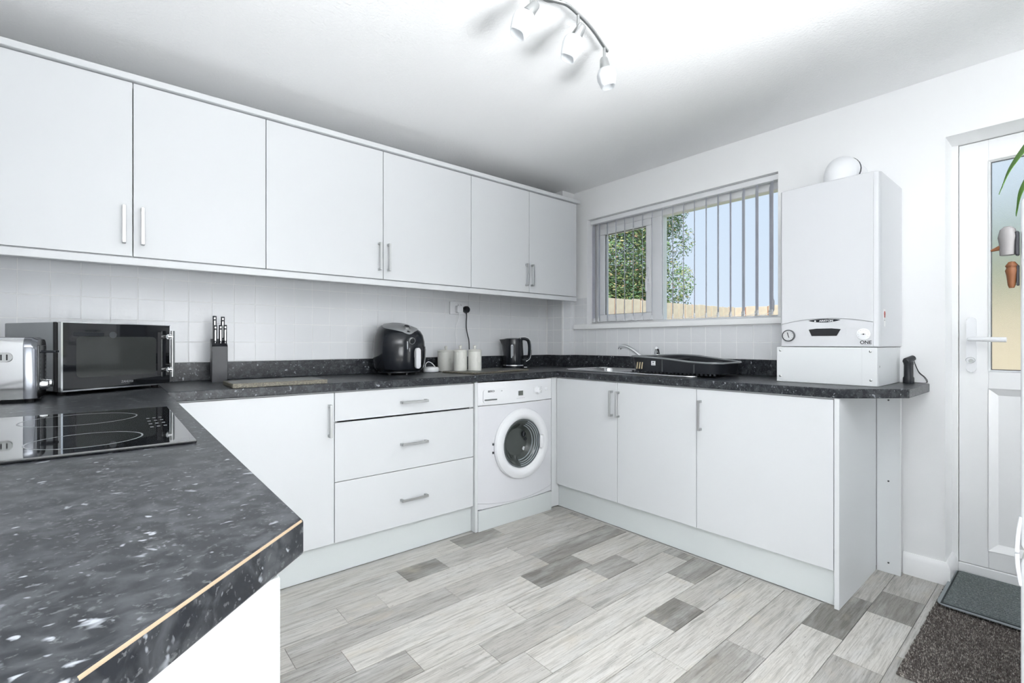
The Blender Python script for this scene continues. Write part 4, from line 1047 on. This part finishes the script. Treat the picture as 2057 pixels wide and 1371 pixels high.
# ------------------------------------------------------------------ outside
tag(B().box(3.15, 30, -20, 26, -.30, -.15).go('lawn', lawn), 'garden lawn outside the window', 'lawn', kind='structure')
def fence(label, p0, p1, ztop, name='garden_fence'):
    p0, p1 = Vector((*p0, 0)), Vector((*p1, 0)); d_ = (p1-p0); ln = d_.length
    t_ = thing(name, label, 'fence', (p0.x, p0.y, -.15), math.atan2(d_.y, d_.x), 'garden fence runs')
    nb = int(ln/.165); me = None
    for k in range(nb):
        if me is None:
            o = B().box(0, .150, -.010, .010, .02, ztop+.15, .003).go('board', fence_m, t_); me = o.data
        else:
            o = bpy.data.objects.new('board', me); C.objects.link(o); o.parent = t_
        o.location = (k*ln/nb, random.uniform(-.004, .004), random.uniform(-.012, .008))
    B().box(0, ln, .012, .045, .25, .33).box(0, ln, .012, .045, ztop-.1, ztop-.02).go('rail', post_m, t_)
    # dark cover strips close the gaps between the boards
    mc = None
    for k in range(nb):
        if mc is None:
            o = B().box(.148, .170, .002, .012, .02, ztop+.145).go('cover_strip', post_m, t_); mc = o.data
        else:
            o = bpy.data.objects.new('cover_strip', mc); C.objects.link(o); o.parent = t_
        o.location = (k*ln/nb, 0, 0)
fence('sandy board fence along the side of the garden', (3.9, 3.87), (7.72, 3.60), 1.66)
fence('sandy board fence across the end of the garden', (7.72, 3.59), (8.1, -3.4), 1.66)

def tree(label, base, parts_, n_, trunk_h, seed, leaf=.07, name='tree'):
    rnd = random.Random(seed)
    t_ = thing(name, label, 'tree', base, 0, 'trees beyond the fence')
    B().tube([(0, 0, 0), (.03, .02, trunk_h*.5), (0, .05, trunk_h)], [.13, .10, .07], 10).tube([(0, .03, trunk_h*.6), (.4, -.2, trunk_h*1.05)], [.06, .03], 8).tube([(0, .03, trunk_h*.7), (-.4, .3, trunk_h*1.1)], [.06, .03], 8).go('trunk', bark, t_)
    V, Fc = [], []
    tot = sum(p[3]*p[4]*p[5] for p in parts_)
    for (cx_, cy_, cz_, rx, ry, rz_, *dn) in parts_:
        for k in range(int(n_*rx*ry*rz_/tot*(dn[0] if dn else 1))):
            while True:
                p = Vector((rnd.uniform(-1, 1), rnd.uniform(-1, 1), rnd.uniform(-1, 1)))
                if p.length < 1 and (p.length > .55 or rnd.random() < .5): break
            c_ = Vector((cx_+p.x*rx, cy_+p.y*ry, cz_+p.z*rz_))
            u = Vector((rnd.gauss(0, 1), rnd.gauss(0, 1), rnd.gauss(0, 1))).normalized(); v = u.orthogonal().normalized()
            s_ = leaf*rnd.uniform(.6, 1.3); i0 = len(V)
            V += [c_-u*s_, c_+v*s_*.5+u*s_*.1, c_+u*s_, c_-v*s_*.5+u*s_*.1]
            Fc.append((i0, i0+1, i0+2, i0+3))
    me = bpy.data.meshes.new('foliage'); me.from_pydata([tuple(v) for v in V], [], Fc); me.materials.append(foliage)
    o = bpy.data.objects.new('foliage', me); C.objects.link(o); o.parent = t_; o['kind'] = 'stuff'
tree('tall leafy green tree beyond the side fence', (7.55, 5.75, -.15),
     [(-.2, .1, 3.0, 1.1, 1.1, 1.5), (.35, -.35, 3.9, .85, .8, .8), (.85, -.45, 3.25, .75, .5, .45, .45), (.65, -.5, 2.4, .7, .6, .5, .7), (-.5, .3, 4.4, 1.0, 1.0, .9), (.25, -.2, 1.8, .7, .7, .5), (-.9, .7, 2.4, 1.0, 1.0, 1.2), (.95, -.4, 4.0, .5, .4, .35, .3), (1.0, -.5, 2.05, .45, .35, .3, .35), (-.3, -.1, 2.0, .9, .8, .7)], 120000, 2.4, 5, .030)
tree('broad green bush behind the end fence, seen through the door glass', (10.6, .75, -.15),
     [(0, 0, 1.9, 1.2, 1.7, 1.25), (.2, -1.2, 1.9, 1.1, 1.4, 1.2)], 24000, 1.2, 9, .07, 'garden_bush')
